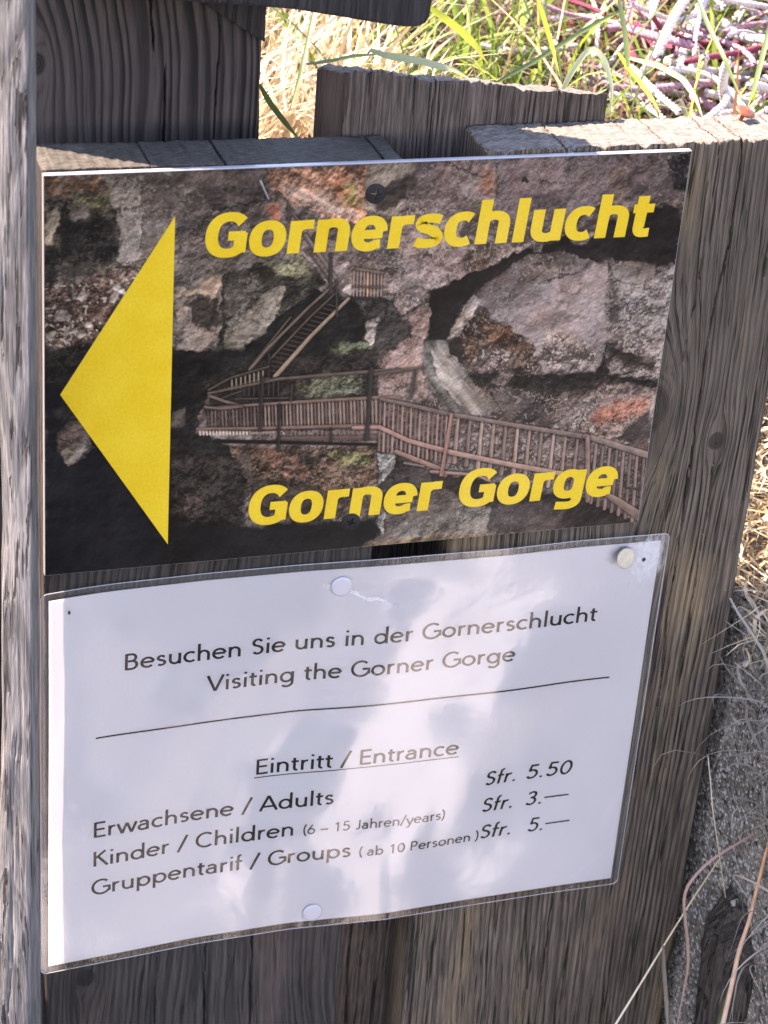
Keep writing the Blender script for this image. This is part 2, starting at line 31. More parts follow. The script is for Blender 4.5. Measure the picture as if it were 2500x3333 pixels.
LN=[[[[110.9,-31.3],[128.1,-55.2]],3.0,2.6,[112,98,90],1],[[[102.9,-18.4],[110.2,-27.7]],1.6,1.6,[92,78,70],1],[[[102.7,-15.4],[103.2,-24.4]],1.5,1.5,[70,60,56],1],[[[113.8,-40.0],[125.7,-57.1]],1.4,1.4,[70,60,56],1],[[[122.7,-40.5],[122.9,-52.8]],1.4,1.4,[74,64,58],1],[[[90.3,-6.1],[94.1,-14.1]],1.7,1.2,[150,152,158],0],[[[133.5,-47.7],[134.1,-60.5]],1.2,1.2,[150,122,112],1],[[[135.1,-48.0],[135.7,-60.6]],1.2,1.2,[150,122,112],1],[[[136.7,-48.3],[137.2,-60.7]],1.2,1.2,[150,122,112],1],[[[138.2,-48.6],[138.8,-60.8]],1.2,1.2,[150,122,112],1],[[[139.8,-48.9],[140.4,-60.9]],1.2,1.2,[225,150,104],1],[[[141.4,-49.2],[141.9,-61.0]],1.2,1.2,[150,122,112],1],[[[143.0,-49.5],[143.5,-61.1]],1.2,1.2,[150,122,112],1],[[[144.5,-49.8],[145.1,-61.2]],1.2,1.2,[150,122,112],1],[[[146.1,-50.1],[146.6,-61.2]],1.2,1.2,[150,122,112],1],[[[132.0,-47.3],[146.7,-50.5]],2.4,2.4,[104,88,80],1],[[[133.6,-56.0],[148.8,-57.4]],1.2,1.2,[84,70,64],1],[[[131.5,-61.6],[148.2,-63.2]],2.4,2.2,[44,38,36],1],[[[143.7,-63.4],[139.8,-72.6]],0.7,0.7,[40,36,36],1],[[[106.5,-68.7],[97.7,-80.5],[89.3,-91.6]],1.5,1.8,[88,74,66],1],[[[108.0,-69.8],[99.7,-81.7],[90.8,-91.7]],1.2,1.4,[66,56,52],1],[[[122.6,-63.7],[129.2,-65.9]],1.1,1.3,[70,58,52],1],[[[120.8,-65.5],[127.5,-67.6]],1.1,1.3,[70,58,52],1],[[[119.1,-67.3],[125.7,-69.4]],1.1,1.3,[70,58,52],1],[[[117.3,-69.1],[123.9,-71.2]],1.1,1.3,[70,58,52],1],[[[115.6,-70.9],[122.2,-72.9]],1.1,1.3,[70,58,52],1],[[[113.8,-72.6],[120.4,-74.7]],1.1,1.3,[70,58,52],1],[[[112.0,-74.4],[118.6,-76.5]],1.1,1.3,[70,58,52],1],[[[110.3,-76.2],[116.9,-78.2]],1.1,1.3,[70,58,52],1],[[[108.5,-78.0],[115.1,-80.0]],1.1,1.3,[70,58,52],1],[[[106.7,-79.8],[113.3,-81.8]],1.1,1.3,[70,58,52],1],[[[104.9,-81.6],[111.5,-83.5]],1.1,1.3,[70,58,52],1],[[[103.2,-83.4],[109.7,-85.3]],1.1,1.3,[70,58,52],1],[[[101.4,-85.2],[108.0,-87.1]],1.1,1.3,[70,58,52],1],[[[99.6,-87.0],[106.2,-88.9]],1.1,1.3,[70,58,52],1],[[[97.8,-88.8],[104.4,-90.6]],1.1,1.3,[70,58,52],1],[[[96.1,-90.6],[102.6,-92.4]],1.1,1.3,[70,58,52],1],[[[94.3,-92.5],[100.8,-94.2]],1.1,1.3,[70,58,52],1],[[[133.0,-47.2],[114.2,-64.8],[97.3,-82.6],[89.3,-92.6]],1.9,2.2,[110,92,82],1],[[[131.4,-53.3],[114.5,-70.0],[98.5,-88.0]],1.3,1.6,[92,78,70],1],[[[132.0,-61.6],[116.0,-78.5],[101.0,-96.7]],2.6,4.0,[142,120,100],1],[[[125.9,-53.0],[127.3,-69.7]],1.5,1.5,[66,56,52],1],[[[122.8,-42.5],[123.6,-58.0]],1.4,1.4,[66,56,52],1],[[[97.6,-85.8],[98.0,-97.5]],2,2,[50,44,43],1],[[[71.4,-101.1],[81.0,-95.9],[97.7,-91.8]],1.8,1.8,[84,72,64],1],[[[80.2,-100.7],[95.0,-97.5],[104.0,-98.4]],1.8,2.4,[96,82,72],1],[[[76.5,-105.8],[91.2,-100.9],[103.0,-97.5]],1.3,1.6,[78,66,60],1],[[[71.5,-103.8],[78.5,-107.0],[85.0,-109.3]],2.6,2.2,[104,86,78],1],[[[83.4,-106.3],[109.6,-107.7]],1.2,1.2,[80,68,62],1],[[[81.6,-97.0],[81.8,-101.9]],0.9,0.9,[150,132,118],1],[[[83.5,-96.5],[83.7,-101.6]],0.9,0.9,[150,132,118],1],[[[85.5,-96.0],[85.7,-101.3]],0.9,0.9,[150,132,118],1],[[[87.5,-95.5],[87.7,-101.0]],0.9,0.9,[150,132,118],1],[[[89.4,-95.0],[89.7,-100.7]],0.9,0.9,[150,132,118],1],[[[91.4,-94.5],[91.6,-100.4]],0.9,0.9,[150,132,118],1],[[[93.3,-94.0],[93.6,-100.2]],0.9,0.9,[150,132,118],1],[[[95.3,-93.5],[95.6,-99.9]],0.9,0.9,[150,132,118],1],[[[87.2,-100.7],[87.4,-105.0]],0.9,0.9,[74,64,58],1],[[[89.4,-100.4],[89.6,-105.1]],0.9,0.9,[74,64,58],1],[[[91.5,-100.1],[91.8,-105.3]],0.9,0.9,[74,64,58],1],[[[93.7,-99.8],[94.0,-105.5]],0.9,0.9,[74,64,58],1],[[[95.9,-99.6],[96.2,-105.6]],0.9,0.9,[74,64,58],1],[[[98.1,-99.3],[98.4,-105.8]],0.9,0.9,[74,64,58],1],[[[100.3,-99.0],[100.6,-106.0]],0.9,0.9,[74,64,58],1],[[[102.5,-98.8],[102.8,-106.1]],0.9,0.9,[74,64,58],1],[[[71.4,-110.2],[72.1,-120.6]],1.0,1.0,[84,67,60],1],[[[73.0,-110.2],[73.7,-120.7]],1.0191489361702128,1.0191489361702128,[116,94,84],1],[[[74.6,-110.3],[75.3,-120.8]],1.0382978723404255,1.0382978723404255,[116,94,84],1],[[[76.1,-110.3],[76.9,-120.9]],1.0574468085106383,1.0574468085106383,[84,67,60],1],[[[77.7,-110.3],[78.5,-120.9]],1.076595744680851,1.076595744680851,[116,94,84],1],[[[79.3,-110.3],[80.1,-121.0]],1.0957446808510638,1.0957446808510638,[116,94,84],1],[[[80.9,-110.3],[81.7,-121.1]],1.1148936170212767,1.1148936170212767,[84,67,60],1],[[[82.5,-110.3],[83.4,-121.2]],1.1340425531914893,1.1340425531914893,[116,94,84],1],[[[84.1,-110.3],[85.0,-121.3]],1.1531914893617021,1.1531914893617021,[116,94,84],1],[[[85.7,-110.3],[86.6,-121.4]],1.172340425531915,1.172340425531915,[84,67,60],1],[[[87.3,-110.3],[88.2,-121.5]],1.1914893617021276,1.1914893617021276,[116,94,84],1],[[[88.9,-110.4],[89.8,-121.6]],1.2106382978723405,1.2106382978723405,[116,94,84],1],[[[90.6,-110.4],[91.4,-121.6]],1.2297872340425533,1.2297872340425533,[84,67,60],1],[[[92.2,-110.4],[93.1,-121.7]],1.248936170212766,1.248936170212766,[116,94,84],1],[[[93.8,-110.4],[94.7,-121.8]],1.2680851063829788,1.2680851063829788,[116,94,84],1],[[[95.4,-110.4],[96.3,-121.9]],1.2872340425531914,1.2872340425531914,[106,84,76],1],[[[97.0,-110.4],[97.9,-122.0]],1.3063829787234043,1.3063829787234043,[146,118,106],1],[[[98.6,-110.4],[99.6,-122.1]],1.325531914893617,1.325531914893617,[146,118,106],1],[[[100.2,-110.4],[101.2,-122.2]],1.3446808510638297,1.3446808510638297,[106,84,76],1],[[[101.8,-110.5],[102.8,-122.3]],1.3638297872340426,1.3638297872340426,[146,118,106],1],[[[103.5,-110.5],[104.5,-122.3]],1.3829787234042552,1.3829787234042552,[146,118,106],1],[[[105.1,-110.5],[106.1,-122.4]],1.402127659574468,1.402127659574468,[106,84,76],1],[[[106.7,-110.5],[107.7,-122.5]],1.421276595744681,1.421276595744681,[146,118,106],1],[[[108.3,-110.5],[109.4,-122.6]],1.4404255319148935,1.4404255319148935,[146,118,106],1],[[[110.0,-110.5],[111.0,-122.7]],1.4595744680851064,1.4595744680851064,[106,84,76],1],[[[111.6,-110.5],[112.7,-122.8]],1.4787234042553192,1.4787234042553192,[146,118,106],1],[[[113.2,-110.5],[114.3,-122.9]],1.4978723404255319,1.4978723404255319,[146,118,106],1],[[[114.8,-110.6],[115.9,-123.0]],1.5170212765957447,1.5170212765957447,[106,84,76],1],[[[116.5,-110.6],[117.6,-123.1]],1.5361702127659576,1.5361702127659576,[146,118,106],1],[[[118.1,-110.6],[119.2,-123.1]],1.5553191489361702,1.5553191489361702,[146,118,106],1],[[[119.7,-110.6],[120.9,-123.2]],1.574468085106383,1.574468085106383,[106,84,76],1],[[[121.4,-110.6],[122.5,-123.3]],1.5936170212765957,1.5936170212765957,[146,118,106],1],[[[123.0,-110.6],[124.2,-123.4]],1.6127659574468085,1.6127659574468085,[146,118,106],1],[[[124.7,-110.6],[125.9,-123.5]],1.6319148936170214,1.6319148936170214,[106,84,76],1],[[[126.3,-110.6],[127.5,-123.6]],1.6510638297872342,1.6510638297872342,[146,118,106],1],[[[127.9,-110.6],[129.2,-123.7]],1.6702127659574468,1.6702127659574468,[146,118,106],1],[[[129.6,-110.7],[130.8,-123.8]],1.6893617021276595,1.6893617021276595,[106,84,76],1],[[[131.2,-110.7],[132.5,-123.9]],1.7085106382978723,1.7085106382978723,[146,118,106],1],[[[132.9,-110.7],[134.2,-124.0]],1.7276595744680852,1.7276595744680852,[146,118,106],1],[[[134.5,-110.7],[135.8,-124.0]],1.746808510638298,1.746808510638298,[106,84,76],1],[[[136.2,-110.7],[137.5,-124.1]],1.7659574468085106,1.7659574468085106,[146,118,106],1],[[[137.8,-110.7],[139.2,-124.2]],1.7851063829787235,1.7851063829787235,[146,118,106],1],[[[139.5,-110.7],[140.8,-124.3]],1.804255319148936,1.804255319148936,[106,84,76],1],[[[141.2,-110.7],[142.5,-124.4]],1.823404255319149,1.823404255319149,[146,118,106],1],[[[142.8,-110.8],[144.2,-124.5]],1.8425531914893618,1.8425531914893618,[146,118,106],1],[[[144.5,-110.8],[145.9,-124.6]],1.8617021276595747,1.8617021276595747,[106,84,76],1],[[[146.1,-110.8],[147.5,-124.7]],1.880851063829787,1.880851063829787,[146,118,106],1],[[[147.8,-110.8],[149.2,-124.8]],1.9,1.9,[146,118,106],1],[[[70.7,-109.9],[91.6,-109.8],[106.6,-109.9],[148.6,-110.4],[159.0,-111.4]],2.2,3.0,[122,92,84],1],[[[70.1,-109.1],[76.6,-110.6],[86.6,-110.3]],1.8,1.8,[112,92,84],1],[[[68.2,-120.7],[68.4,-122.6]],1.5,1.5,[206,184,172],0],[[[69.7,-120.9],[69.9,-122.7]],1.5,1.5,[206,184,172],0],[[[71.2,-121.0],[71.4,-122.8]],1.5,1.5,[206,184,172],0],[[[72.7,-121.2],[72.9,-122.9]],1.5,1.5,[206,184,172],0],[[[74.2,-121.3],[74.4,-123.0]],1.5,1.5,[206,184,172],0],[[[75.7,-121.5],[75.9,-123.1]],1.5,1.5,[206,184,172],0],[[[77.2,-121.6],[77.4,-123.2]],1.5,1.5,[206,184,172],0],[[[78.7,-121.8],[78.9,-123.3]],1.5,1.5,[206,184,172],0],[[[80.2,-122.0],[80.4,-123.4]],1.5,1.5,[206,184,172],0],[[[81.7,-122.1],[81.9,-123.5]],1.5,1.5,[206,184,172],0],[[[83.3,-122.3],[83.4,-123.6]],1.5,1.5,[206,184,172],0],[[[84.8,-122.4],[84.9,-123.7]],1.5,1.5,[206,184,172],0],[[[86.3,-122.6],[86.4,-123.8]],1.5,1.5,[206,184,172],0],[[[87.8,-122.7],[87.9,-123.9]],1.5,1.5,[206,184,172],0],[[[89.3,-122.9],[89.5,-124.0]],1.5,1.5,[206,184,172],0],[[[90.8,-123.0],[91.0,-124.1]],1.5,1.5,[206,184,172],0],[[[92.3,-123.2],[92.5,-124.2]],1.5,1.5,[206,184,172],0],[[[93.9,-123.3],[94.0,-124.3]],1.5,1.5,[206,184,172],0],[[[95.4,-123.5],[95.5,-124.4]],1.5,1.5,[206,184,172],0],[[[96.9,-123.7],[97.0,-124.5]],1.5,1.5,[206,184,172],0],[[[98.4,-123.8],[98.6,-124.6]],1.5,1.5,[206,184,172],0],[[[100.0,-124.0],[100.1,-124.7]],1.5,1.5,[206,184,172],0],[[[101.5,-124.1],[101.6,-124.8]],1.5,1.5,[206,184,172],0],[[[103.0,-124.3],[103.1,-124.9]],1.5,1.5,[206,184,172],0],[[[104.5,-124.4],[104.7,-125.0]],1.5,1.5,[206,184,172],0],[[[106.1,-124.6],[106.2,-125.1]],1.5,1.5,[206,184,172],0],[[[67.0,-119.6],[92.1,-121.4],[112.4,-122.5],[147.5,-124.4],[151.8,-125.3]],2.4,3.6,[118,88,80],1],[[[91.2,-123.8],[105.3,-124.0]],1.8,1.8,[140,118,106],1],[[[111.5,-124.5],[111.6,-126.8]],1.6,1.6,[130,104,96],0],[[[113.5,-124.7],[113.6,-126.9]],1.6,1.6,[130,104,96],0],[[[115.6,-124.9],[115.7,-127.1]],1.6,1.6,[130,104,96],0],[[[117.6,-125.0],[117.7,-127.3]],1.6,1.6,[130,104,96],0],[[[119.7,-125.2],[119.8,-127.4]],1.6,1.6,[130,104,96],0],[[[121.7,-125.4],[121.9,-127.6]],1.6,1.6,[130,104,96],0],[[[123.8,-125.5],[123.9,-127.8]],1.6,1.6,[130,104,96],0],[[[125.9,-125.7],[126.0,-127.9]],1.6,1.6,[130,104,96],0],[[[127.9,-125.9],[128.1,-128.1]],1.6,1.6,[130,104,96],0],[[[130.0,-126.0],[130.2,-128.3]],1.6,1.6,[130,104,96],0],[[[132.1,-126.2],[132.2,-128.4]],1.6,1.6,[130,104,96],0],[[[134.2,-126.4],[134.3,-128.6]],1.6,1.6,[130,104,96],0],[[[136.3,-126.5],[136.4,-128.8]],1.6,1.6,[130,104,96],0],[[[138.3,-126.7],[138.5,-128.9]],1.6,1.6,[130,104,96],0],[[[140.4,-126.9],[140.6,-129.1]],1.6,1.6,[130,104,96],0],[[[142.5,-127.0],[142.7,-129.3]],1.6,1.6,[130,104,96],0],[[[144.6,-127.2],[144.8,-129.4]],1.6,1.6,[130,104,96],0],[[[146.7,-127.4],[146.9,-129.6]],1.6,1.6,[130,104,96],0],[[[104.5,-127.6],[150.1,-130.6]],4.2,4.6,[92,72,68],1],[[[75.2,-126.3],[104.6,-129.3],[150.3,-134.2]],4.2,3.4,[28,26,27],0],[[[71.4,-102.7],[103.0,-98.0],[145.6,-97.3],[157.9,-97.6]],2.0,3.2,[92,78,70],1],[[[145.5,-99.0],[168.1,-97.0]],3.0,3.0,[88,74,68],1],[[[109.0,-101.2],[108.8,-108.7]],2,2,[60,52,48],1],[[[95.2,-96.9],[95.3,-122.5]],2.6,2.8,[50,44,43],1],[[[103.5,-110.7],[104.1,-133.7]],2.4,2.6,[46,40,40],1],[[[127.9,-124.5],[128.4,-130.7]],1.4,1.4,[50,44,43],1],[[[165.1,-99.1],[164.5,-110.9]],3,3,[70,62,60],1],[[[150.2,-112.2],[151.2,-137.2]],1.5,2.1,[116,90,84],1],[[[152.3,-112.8],[153.3,-137.8]],1.5,2.1,[150,118,108],1],[[[154.4,-113.5],[155.4,-138.3]],1.5,2.1,[116,90,84],1],[[[156.5,-114.1],[157.5,-138.9]],1.5,2.1,[150,118,108],1],[[[158.7,-114.8],[159.7,-139.5]],1.5,2.1,[116,90,84],1],[[[160.8,-115.4],[161.8,-140.1]],1.5,2.1,[150,118,108],1],[[[162.9,-116.1],[163.9,-140.7]],1.5,2.1,[116,90,84],1],[[[165.0,-116.8],[166.0,-141.2]],1.5,2.1,[150,118,108],1],[[[167.2,-117.4],[168.1,-141.8]],1.5,2.1,[116,90,84],1],[[[169.3,-118.1],[170.3,-142.4]],1.5,2.1,[150,118,108],1],[[[171.4,-118.7],[172.4,-143.0]],1.5,2.1,[116,90,84],1],[[[173.6,-119.4],[174.5,-143.6]],1.5,2.1,[150,118,108],1],[[[175.7,-120.1],[176.7,-144.1]],1.5,2.1,[116,90,84],1],[[[177.9,-120.7],[178.8,-144.7]],1.5,2.1,[150,118,108],1],[[[180.0,-121.4],[180.9,-145.3]],1.5,2.1,[116,90,84],1],[[[182.2,-122.1],[183.1,-145.9]],1.5,2.1,[150,118,108],1],[[[187.8,-123.2],[188.1,-146.3]],2.6,4.0,[140,112,102],1],[[[193.7,-124.8],[194.0,-148.4]],2.6,4.0,[120,98,90],1],[[[199.6,-126.4],[199.9,-150.4]],2.6,4.0,[156,128,118],1],[[[205.5,-128.1],[205.8,-152.5]],2.6,4.0,[140,112,102],1],[[[211.5,-129.7],[211.8,-154.6]],2.6,4.0,[120,98,90],1],[[[217.5,-131.4],[217.8,-156.7]],2.6,4.0,[156,128,118],1],[[[223.5,-133.1],[223.8,-158.8]],2.6,4.0,[140,112,102],1],[[[229.6,-134.7],[229.9,-160.9]],2.6,4.0,[120,98,90],1],[[[235.7,-136.4],[236.0,-163.1]],2.6,4.0,[156,128,118],1],[[[241.8,-138.1],[242.1,-165.2]],2.6,4.0,[140,112,102],1],[[[248.0,-139.8],[248.3,-167.4]],2.6,4.0,[120,98,90],1],[[[257.8,-143.3],[259.0,-174.1]],2.6,3.4,[132,104,98],1],[[[261.4,-144.6],[262.7,-176.1]],2.6,3.4,[112,90,86],1],[[[265.0,-145.8],[266.5,-178.1]],2.6,3.4,[132,104,98],1],[[[268.7,-147.1],[270.3,-180.1]],2.6,3.4,[112,90,86],1],[[[272.3,-148.4],[274.1,-182.1]],2.6,3.4,[132,104,98],1],[[[276.0,-149.6],[277.9,-184.1]],2.6,3.4,[112,90,86],1],[[[279.6,-150.9],[281.7,-186.2]],2.6,3.4,[132,104,98],1],[[[283.3,-152.2],[285.6,-188.2]],2.6,3.4,[112,90,86],1],[[[163.4,-112.4],[163.3,-117.2]],1.3,1.3,[100,84,78],1],[[[166.3,-113.3],[166.2,-118.1]],1.3,1.3,[100,84,78],1],[[[169.2,-114.1],[169.1,-118.9]],1.3,1.3,[100,84,78],1],[[[172.1,-115.0],[172.0,-119.8]],1.3,1.3,[100,84,78],1],[[[175.0,-115.8],[174.9,-120.7]],1.3,1.3,[100,84,78],1],[[[150.4,-111.4],[167.7,-116.5],[184.4,-121.7]],3.0,3.6,[112,92,86],1],[[[183.9,-121.5],[220.4,-130.8],[252.4,-138.6]],3.6,4.6,[120,98,92],1],[[[251.8,-138.1],[285.3,-151.0]],5.0,6.6,[128,106,100],1],[[[138.4,-124.8],[150.4,-125.3],[165.1,-133.5],[182.4,-139.8]],3.4,4.4,[158,116,104],1],[[[184.0,-140.5],[211.8,-148.9],[244.6,-157.9]],4.6,5.0,[156,120,108],1],[[[244.5,-156.8],[256.2,-164.6],[270.3,-172.8]],3,3,[140,106,98],1],[[[159.4,-138.6],[180.7,-149.0],[184.1,-152.6]],4.0,4.6,[142,106,96],1],[[[177.2,-150.4],[199.8,-154.0],[206.5,-157.9]],3,2.4,[150,112,104],1],[[[164.0,-144.8],[173.4,-147.3]],2.4,1.8,[120,104,98],1],[[[184.6,-122.1],[183.7,-136.1],[182.4,-152.5]],3.2,3.6,[148,104,92],1],[[[252.9,-138.7],[257.2,-172.8]],4.2,4.6,[130,100,92],1],[[[262.0,-167.4],[273.9,-175.4],[285.5,-184.1]],4.5,9,[124,98,92],1],[[[276.1,-167.6],[283.5,-169.4]],3,3,[70,60,58],0],[[[144.7,-96.1],[144.9,-130.9]],3.6,3.8,[54,48,48],1]]
TOP=[[1.85,-0.2,-200.53],[16.35,0.8,-199.83],[30.99,1.8,-199.59],[74.24,3.0,-199.26],[120.23,2.4,-198.99],[158.61,1.0,-199.18],[220.08,0.0,-199.22],[255.57,-0.3,-198.23],[298.4,-0.8,-198.29]]
BOT=[[1.16,-0.6,-410.49],[8.12,0.2,-410.67],[46.61,1.8,-409.35],[73.82,2.8,-408.11],[124.28,2.8,-407.02],[174.09,0.8,-407.98],[216.25,-0.0,-405.84],[270.24,-0.6,-404.43],[298.81,-1.0,-404.12]]
HB=[["grass_stem","thick orange and pink dry grass stem at the bottom right corner",2.6,"orange",[[0.3269,-0.09,-0.4446],[0.3312,-0.0843,-0.4358],[0.3356,-0.0786,-0.4114],[0.3393,-0.0729,-0.4014],[0.3457,-0.0671,-0.3868],[0.3499,-0.0614,-0.3749],[0.3549,-0.0557,-0.3521],[0.3604,-0.05,-0.3375]]],["grass_blade","short green grass blade beside the thick orange stem at the bottom",3.0,"green",[[0.326,-0.09,-0.4444],[0.3302,-0.0833,-0.4354],[0.3355,-0.0767,-0.4296],[0.3404,-0.07,-0.4248]]],["grass_stem","long straight straw stalk leaning across the lower right edge of the board",1.2,"straw",[[0.2791,-0.06,-0.462],[0.2869,-0.054,-0.4562],[0.3009,-0.048,-0.4362],[0.3135,-0.042,-0.4193],[0.3288,-0.036,-0.3966],[0.3444,-0.03,-0.3761]]],["grass_blade","reddish brown dry blade folded over in a sharp bend by the board edge",1.5,"red",[[0.3671,-0.04,-0.3479],[0.347,-0.0411,-0.358],[0.3318,-0.0422,-0.3658],[0.3231,-0.0433,-0.3746],[0.3186,-0.0444,-0.3821],[0.3197,-0.0456,-0.3926],[0.3249,-0.0467,-0.4154],[0.3269,-0.0478,-0.4306],[0.3257,-0.0489,-0.4683],[0.3242,-0.05,-0.48]]],["grass_blade","greyish pink flat dry blade hanging from the straw stalk",2.2,"grey",[[0.3089,-0.05,-0.4113],[0.3114,-0.05,-0.4259],[0.3147,-0.05,-0.4424],[0.3193,-0.05,-0.4661],[0.3219,-0.05,-0.4795]]],["grass_stem","hair thin pale dry stem hanging down close to the board edge",0.55,"straw",[[0.3387,-0.01,-0.3247],[0.3388,-0.016,-0.3344],[0.3399,-0.022,-0.3501],[0.3456,-0.028,-0.3778],[0.3524,-0.034,-0.4095],[0.3593,-0.04,-0.4249]]],["grass_blade","wide pale green blade drooping over the end of the low board",2.6,"pale",[[0.2476,0.07,-0.0017],[0.2515,0.0667,0.0125],[0.2566,0.0633,0.0248],[0.2594,0.06,0.028],[0.2638,0.0567,0.023],[0.2673,0.0533,0.0121],[0.2671,0.05,-0.0032]]],["grass_blade","broad pale green blade bending down in front of the white cords",2.8,"pale",[[0.2956,0.1,0.0094],[0.3057,0.09,0.009],[0.315,0.08,0.0053],[0.318,0.07,-0.0005],[0.3188,0.06,-0.0078]]],["grass_blade","yellow green blade with orange tip leaning towards the front board",2.6,"yellow",[[0.2937,0.11,0.0091],[0.2952,0.0975,0.0046],[0.2963,0.085,0.0019],[0.2974,0.0725,-0.0018],[0.2973,0.06,-0.0059]]],["grass_blade","wide olive blade lying just above the leftmost low board",3.4,"pale",[[0.1661,0.1,0.0163],[0.1714,0.095,0.0153],[0.1865,0.09,0.0139],[0.2019,0.085,0.011],[0.2107,0.08,0.0067]]],["grass_blade","bright yellow green blade starting beside the dark rounded rail end",3.6,"yellow",[[0.1993,0.12,0.0302],[0.2073,0.115,0.025],[0.2127,0.11,0.0215],[0.2184,0.105,0.0163],[0.2244,0.1,0.0078]]],["grass_blade","dark green blade leaning left at the right edge of the picture",2.6,"green",[[0.3783,0.12,0.0233],[0.3676,0.1033,0.0101],[0.3568,0.0867,-0.0026],[0.3456,0.07,-0.0081]]],["grass_blade","long green blade crossing the white and crimson cords diagonally",2.2,"green",[[0.3407,0.13,0.0301],[0.3393,0.11,0.0213],[0.3402,0.09,0.0116],[0.3448,0.07,-0.0069]]],["grass_blade","upright bright green blade left of the white cords",2.4,"green",[[0.2944,0.12,0.0349],[0.2959,0.11,0.0198],[0.2954,0.1,0.006],[0.2944,0.09,-0.0043]]],["grass_blade","bright green blade leaning right from the top edge above the low board",2.6,"yellow",[[0.2524,0.12,0.0355],[0.2538,0.11,0.0262],[0.2553,0.1,0.016],[0.2568,0.09,0.0046]]],["grass_blade","long dark green blade rising to the right across the dry stems",2.2,"green",[[0.2365,0.12,-0.0081],[0.2564,0.125,0.0],[0.2798,0.13,0.0117],[0.2967,0.135,0.0185],[0.3153,0.14,0.023]]],["grass_blade","dark green blade pointing down to the right in the bright gap",2.6,"green",[[0.1066,0.07,0.0115],[0.1141,0.0767,0.0],[0.124,0.0833,-0.0124],[0.1328,0.09,-0.0227]]],["grass_blade","slender green blade standing upright in the bright gap",2.0,"green",[[0.1563,0.16,0.0196],[0.1503,0.1467,0.0092],[0.1439,0.1333,-0.0022],[0.1346,0.12,-0.0211]]],["grass_blade","horizontal green blade above the splintered top of the low board",1.8,"green",[[0.1364,0.1,0.0102],[0.1509,0.11,0.0083],[0.1661,0.12,0.0072],[0.1853,0.13,0.0044]]]]

# ------------------------------------------------------------------ helpers
def lin(c):
    if not isinstance(c,(tuple,list,np.ndarray)): c=(c,c,c)
    a=np.asarray(c,dtype=np.float64)/255.
    return np.where(a<=.04045,a/12.92,((a+.055)/1.055)**2.4)
def empty(name,loc=(0,0,0)):
    o=bpy.data.objects.new(name,None); COL.objects.link(o); o.location=loc; o.empty_display_size=.02; return o
def tag(o,label=None,cat=None,group=None,kind=None):
    if label:o['label']=label
    if cat:o['category']=cat
    if group:o['group']=group
    if kind:o['kind']=kind
    return o
def link(name,me,mat=None,parent=None):
    o=bpy.data.objects.new(name,me); COL.objects.link(o)
    if mat is not None: me.materials.append(mat)
    if parent is not None:
        o.parent=parent; o.matrix_parent_inverse=Matrix.Translation(-Vector(parent.location)) if parent.type=='EMPTY' else Matrix()
    return o
def npmesh(name,V,F,smooth=True,col=None):
    """V (n,3); F (m,k) equal-size faces or list"""
    me=bpy.data.meshes.new(name); V=np.asarray(V,dtype=np.float32)
    if isinstance(F,np.ndarray):
        m,k=F.shape
        me.vertices.add(len(V)); me.vertices.foreach_set('co',V.ravel())
        me.loops.add(m*k); me.loops.foreach_set('vertex_index',F.astype(np.int32).ravel())
        me.polygons.add(m); me.polygons.foreach_set('loop_start',np.arange(0,m*k,k,dtype=np.int32))
        try: me.polygons.foreach_set('loop_total',np.full(m,k,dtype=np.int32))
        except Exception: pass
        me.update(calc_edges=True)
    else:
        me.from_pydata([tuple(map(float,v)) for v in V],[],[tuple(int(i) for i in f) for f in F])
    me.validate()
    if smooth: me.polygons.foreach_set('use_smooth',[True]*len(me.polygons))
    if col is not None:
        a=me.color_attributes.new('Col','FLOAT_COLOR','POINT'); c=np.ones((len(V),4),dtype=np.float32); c[:,:3]=col; a.data.foreach_set('color',c.ravel())
    return me
def gridfaces(nu,nv,closev=False):
    i=np.arange(nu-1)[:,None]; j=np.arange(nv if closev else nv-1)[None,:]; j2=(j+1)%nv
    return np.stack(np.broadcast_arrays(i*nv+j,i*nv+j2,(i+1)*nv+j2,(i+1)*nv+j),-1).reshape(-1,4)
# value noise in numpy
_T=np.random.RandomState(3).rand(256,256).astype(np.float32)
def vn(X,Y,s=0):
    X=X+s*37.17; Y=Y+s*91.7; xi=np.floor(X).astype(int); yi=np.floor(Y).astype(int); fx=X-xi; fy=Y-yi
    fx=fx*fx*(3-2*fx); fy=fy*fy*(3-2*fy); a=_T[xi%256,yi%256]; b=_T[(xi+1)%256,yi%256]; c=_T[xi%256,(yi+1)%256]; d=_T[(xi+1)%256,(yi+1)%256]
    return a*(1-fx)*(1-fy)+b*fx*(1-fy)+c*(1-fx)*fy+d*fx*fy
def fbm(X,Y,f,o=4,s=0):
    r=0;a=1;t=0
    for i in range(o): r=r+a*vn(X*f,Y*f,s+i*3); t+=a; a*=.55; f*=2.03
    return r/t
def sstep(a,b,x):
    t=np.clip((x-a)/(b-a),0,1); return t*t*(3-2*t)

# ---- node expression builder
class E:
    nt=None
    def __init__(s,k): s.k=k
    def _b(op,a,b=None,c=None):
        n=E.nt.nodes.new('ShaderNodeMath'); n.operation=op
        for i,v in enumerate((a,b,c)):
            if v is None: continue
            if isinstance(v,E): E.nt.links.new(v.k,n.inputs[i])
            else: n.inputs[i].default_value=float(v)
        return E(n.outputs[0])
    def __add__(s,o): return E._b('ADD',s,o)
    __radd__=__add__
    def __sub__(s,o): return E._b('SUBTRACT',s,o)
    def __rsub__(s,o): return E._b('SUBTRACT',o,s)
    def __mul__(s,o): return E._b('MULTIPLY',s,o)
    __rmul__=__mul__
    def __truediv__(s,o): return E._b('DIVIDE',s,o)
    def __rtruediv__(s,o): return E._b('DIVIDE',o,s)
    def __neg__(s): return E._b('MULTIPLY',s,-1)
def emax(a,b): return E._b('MAXIMUM',a,b)
def emin(a,b): return E._b('MINIMUM',a,b)
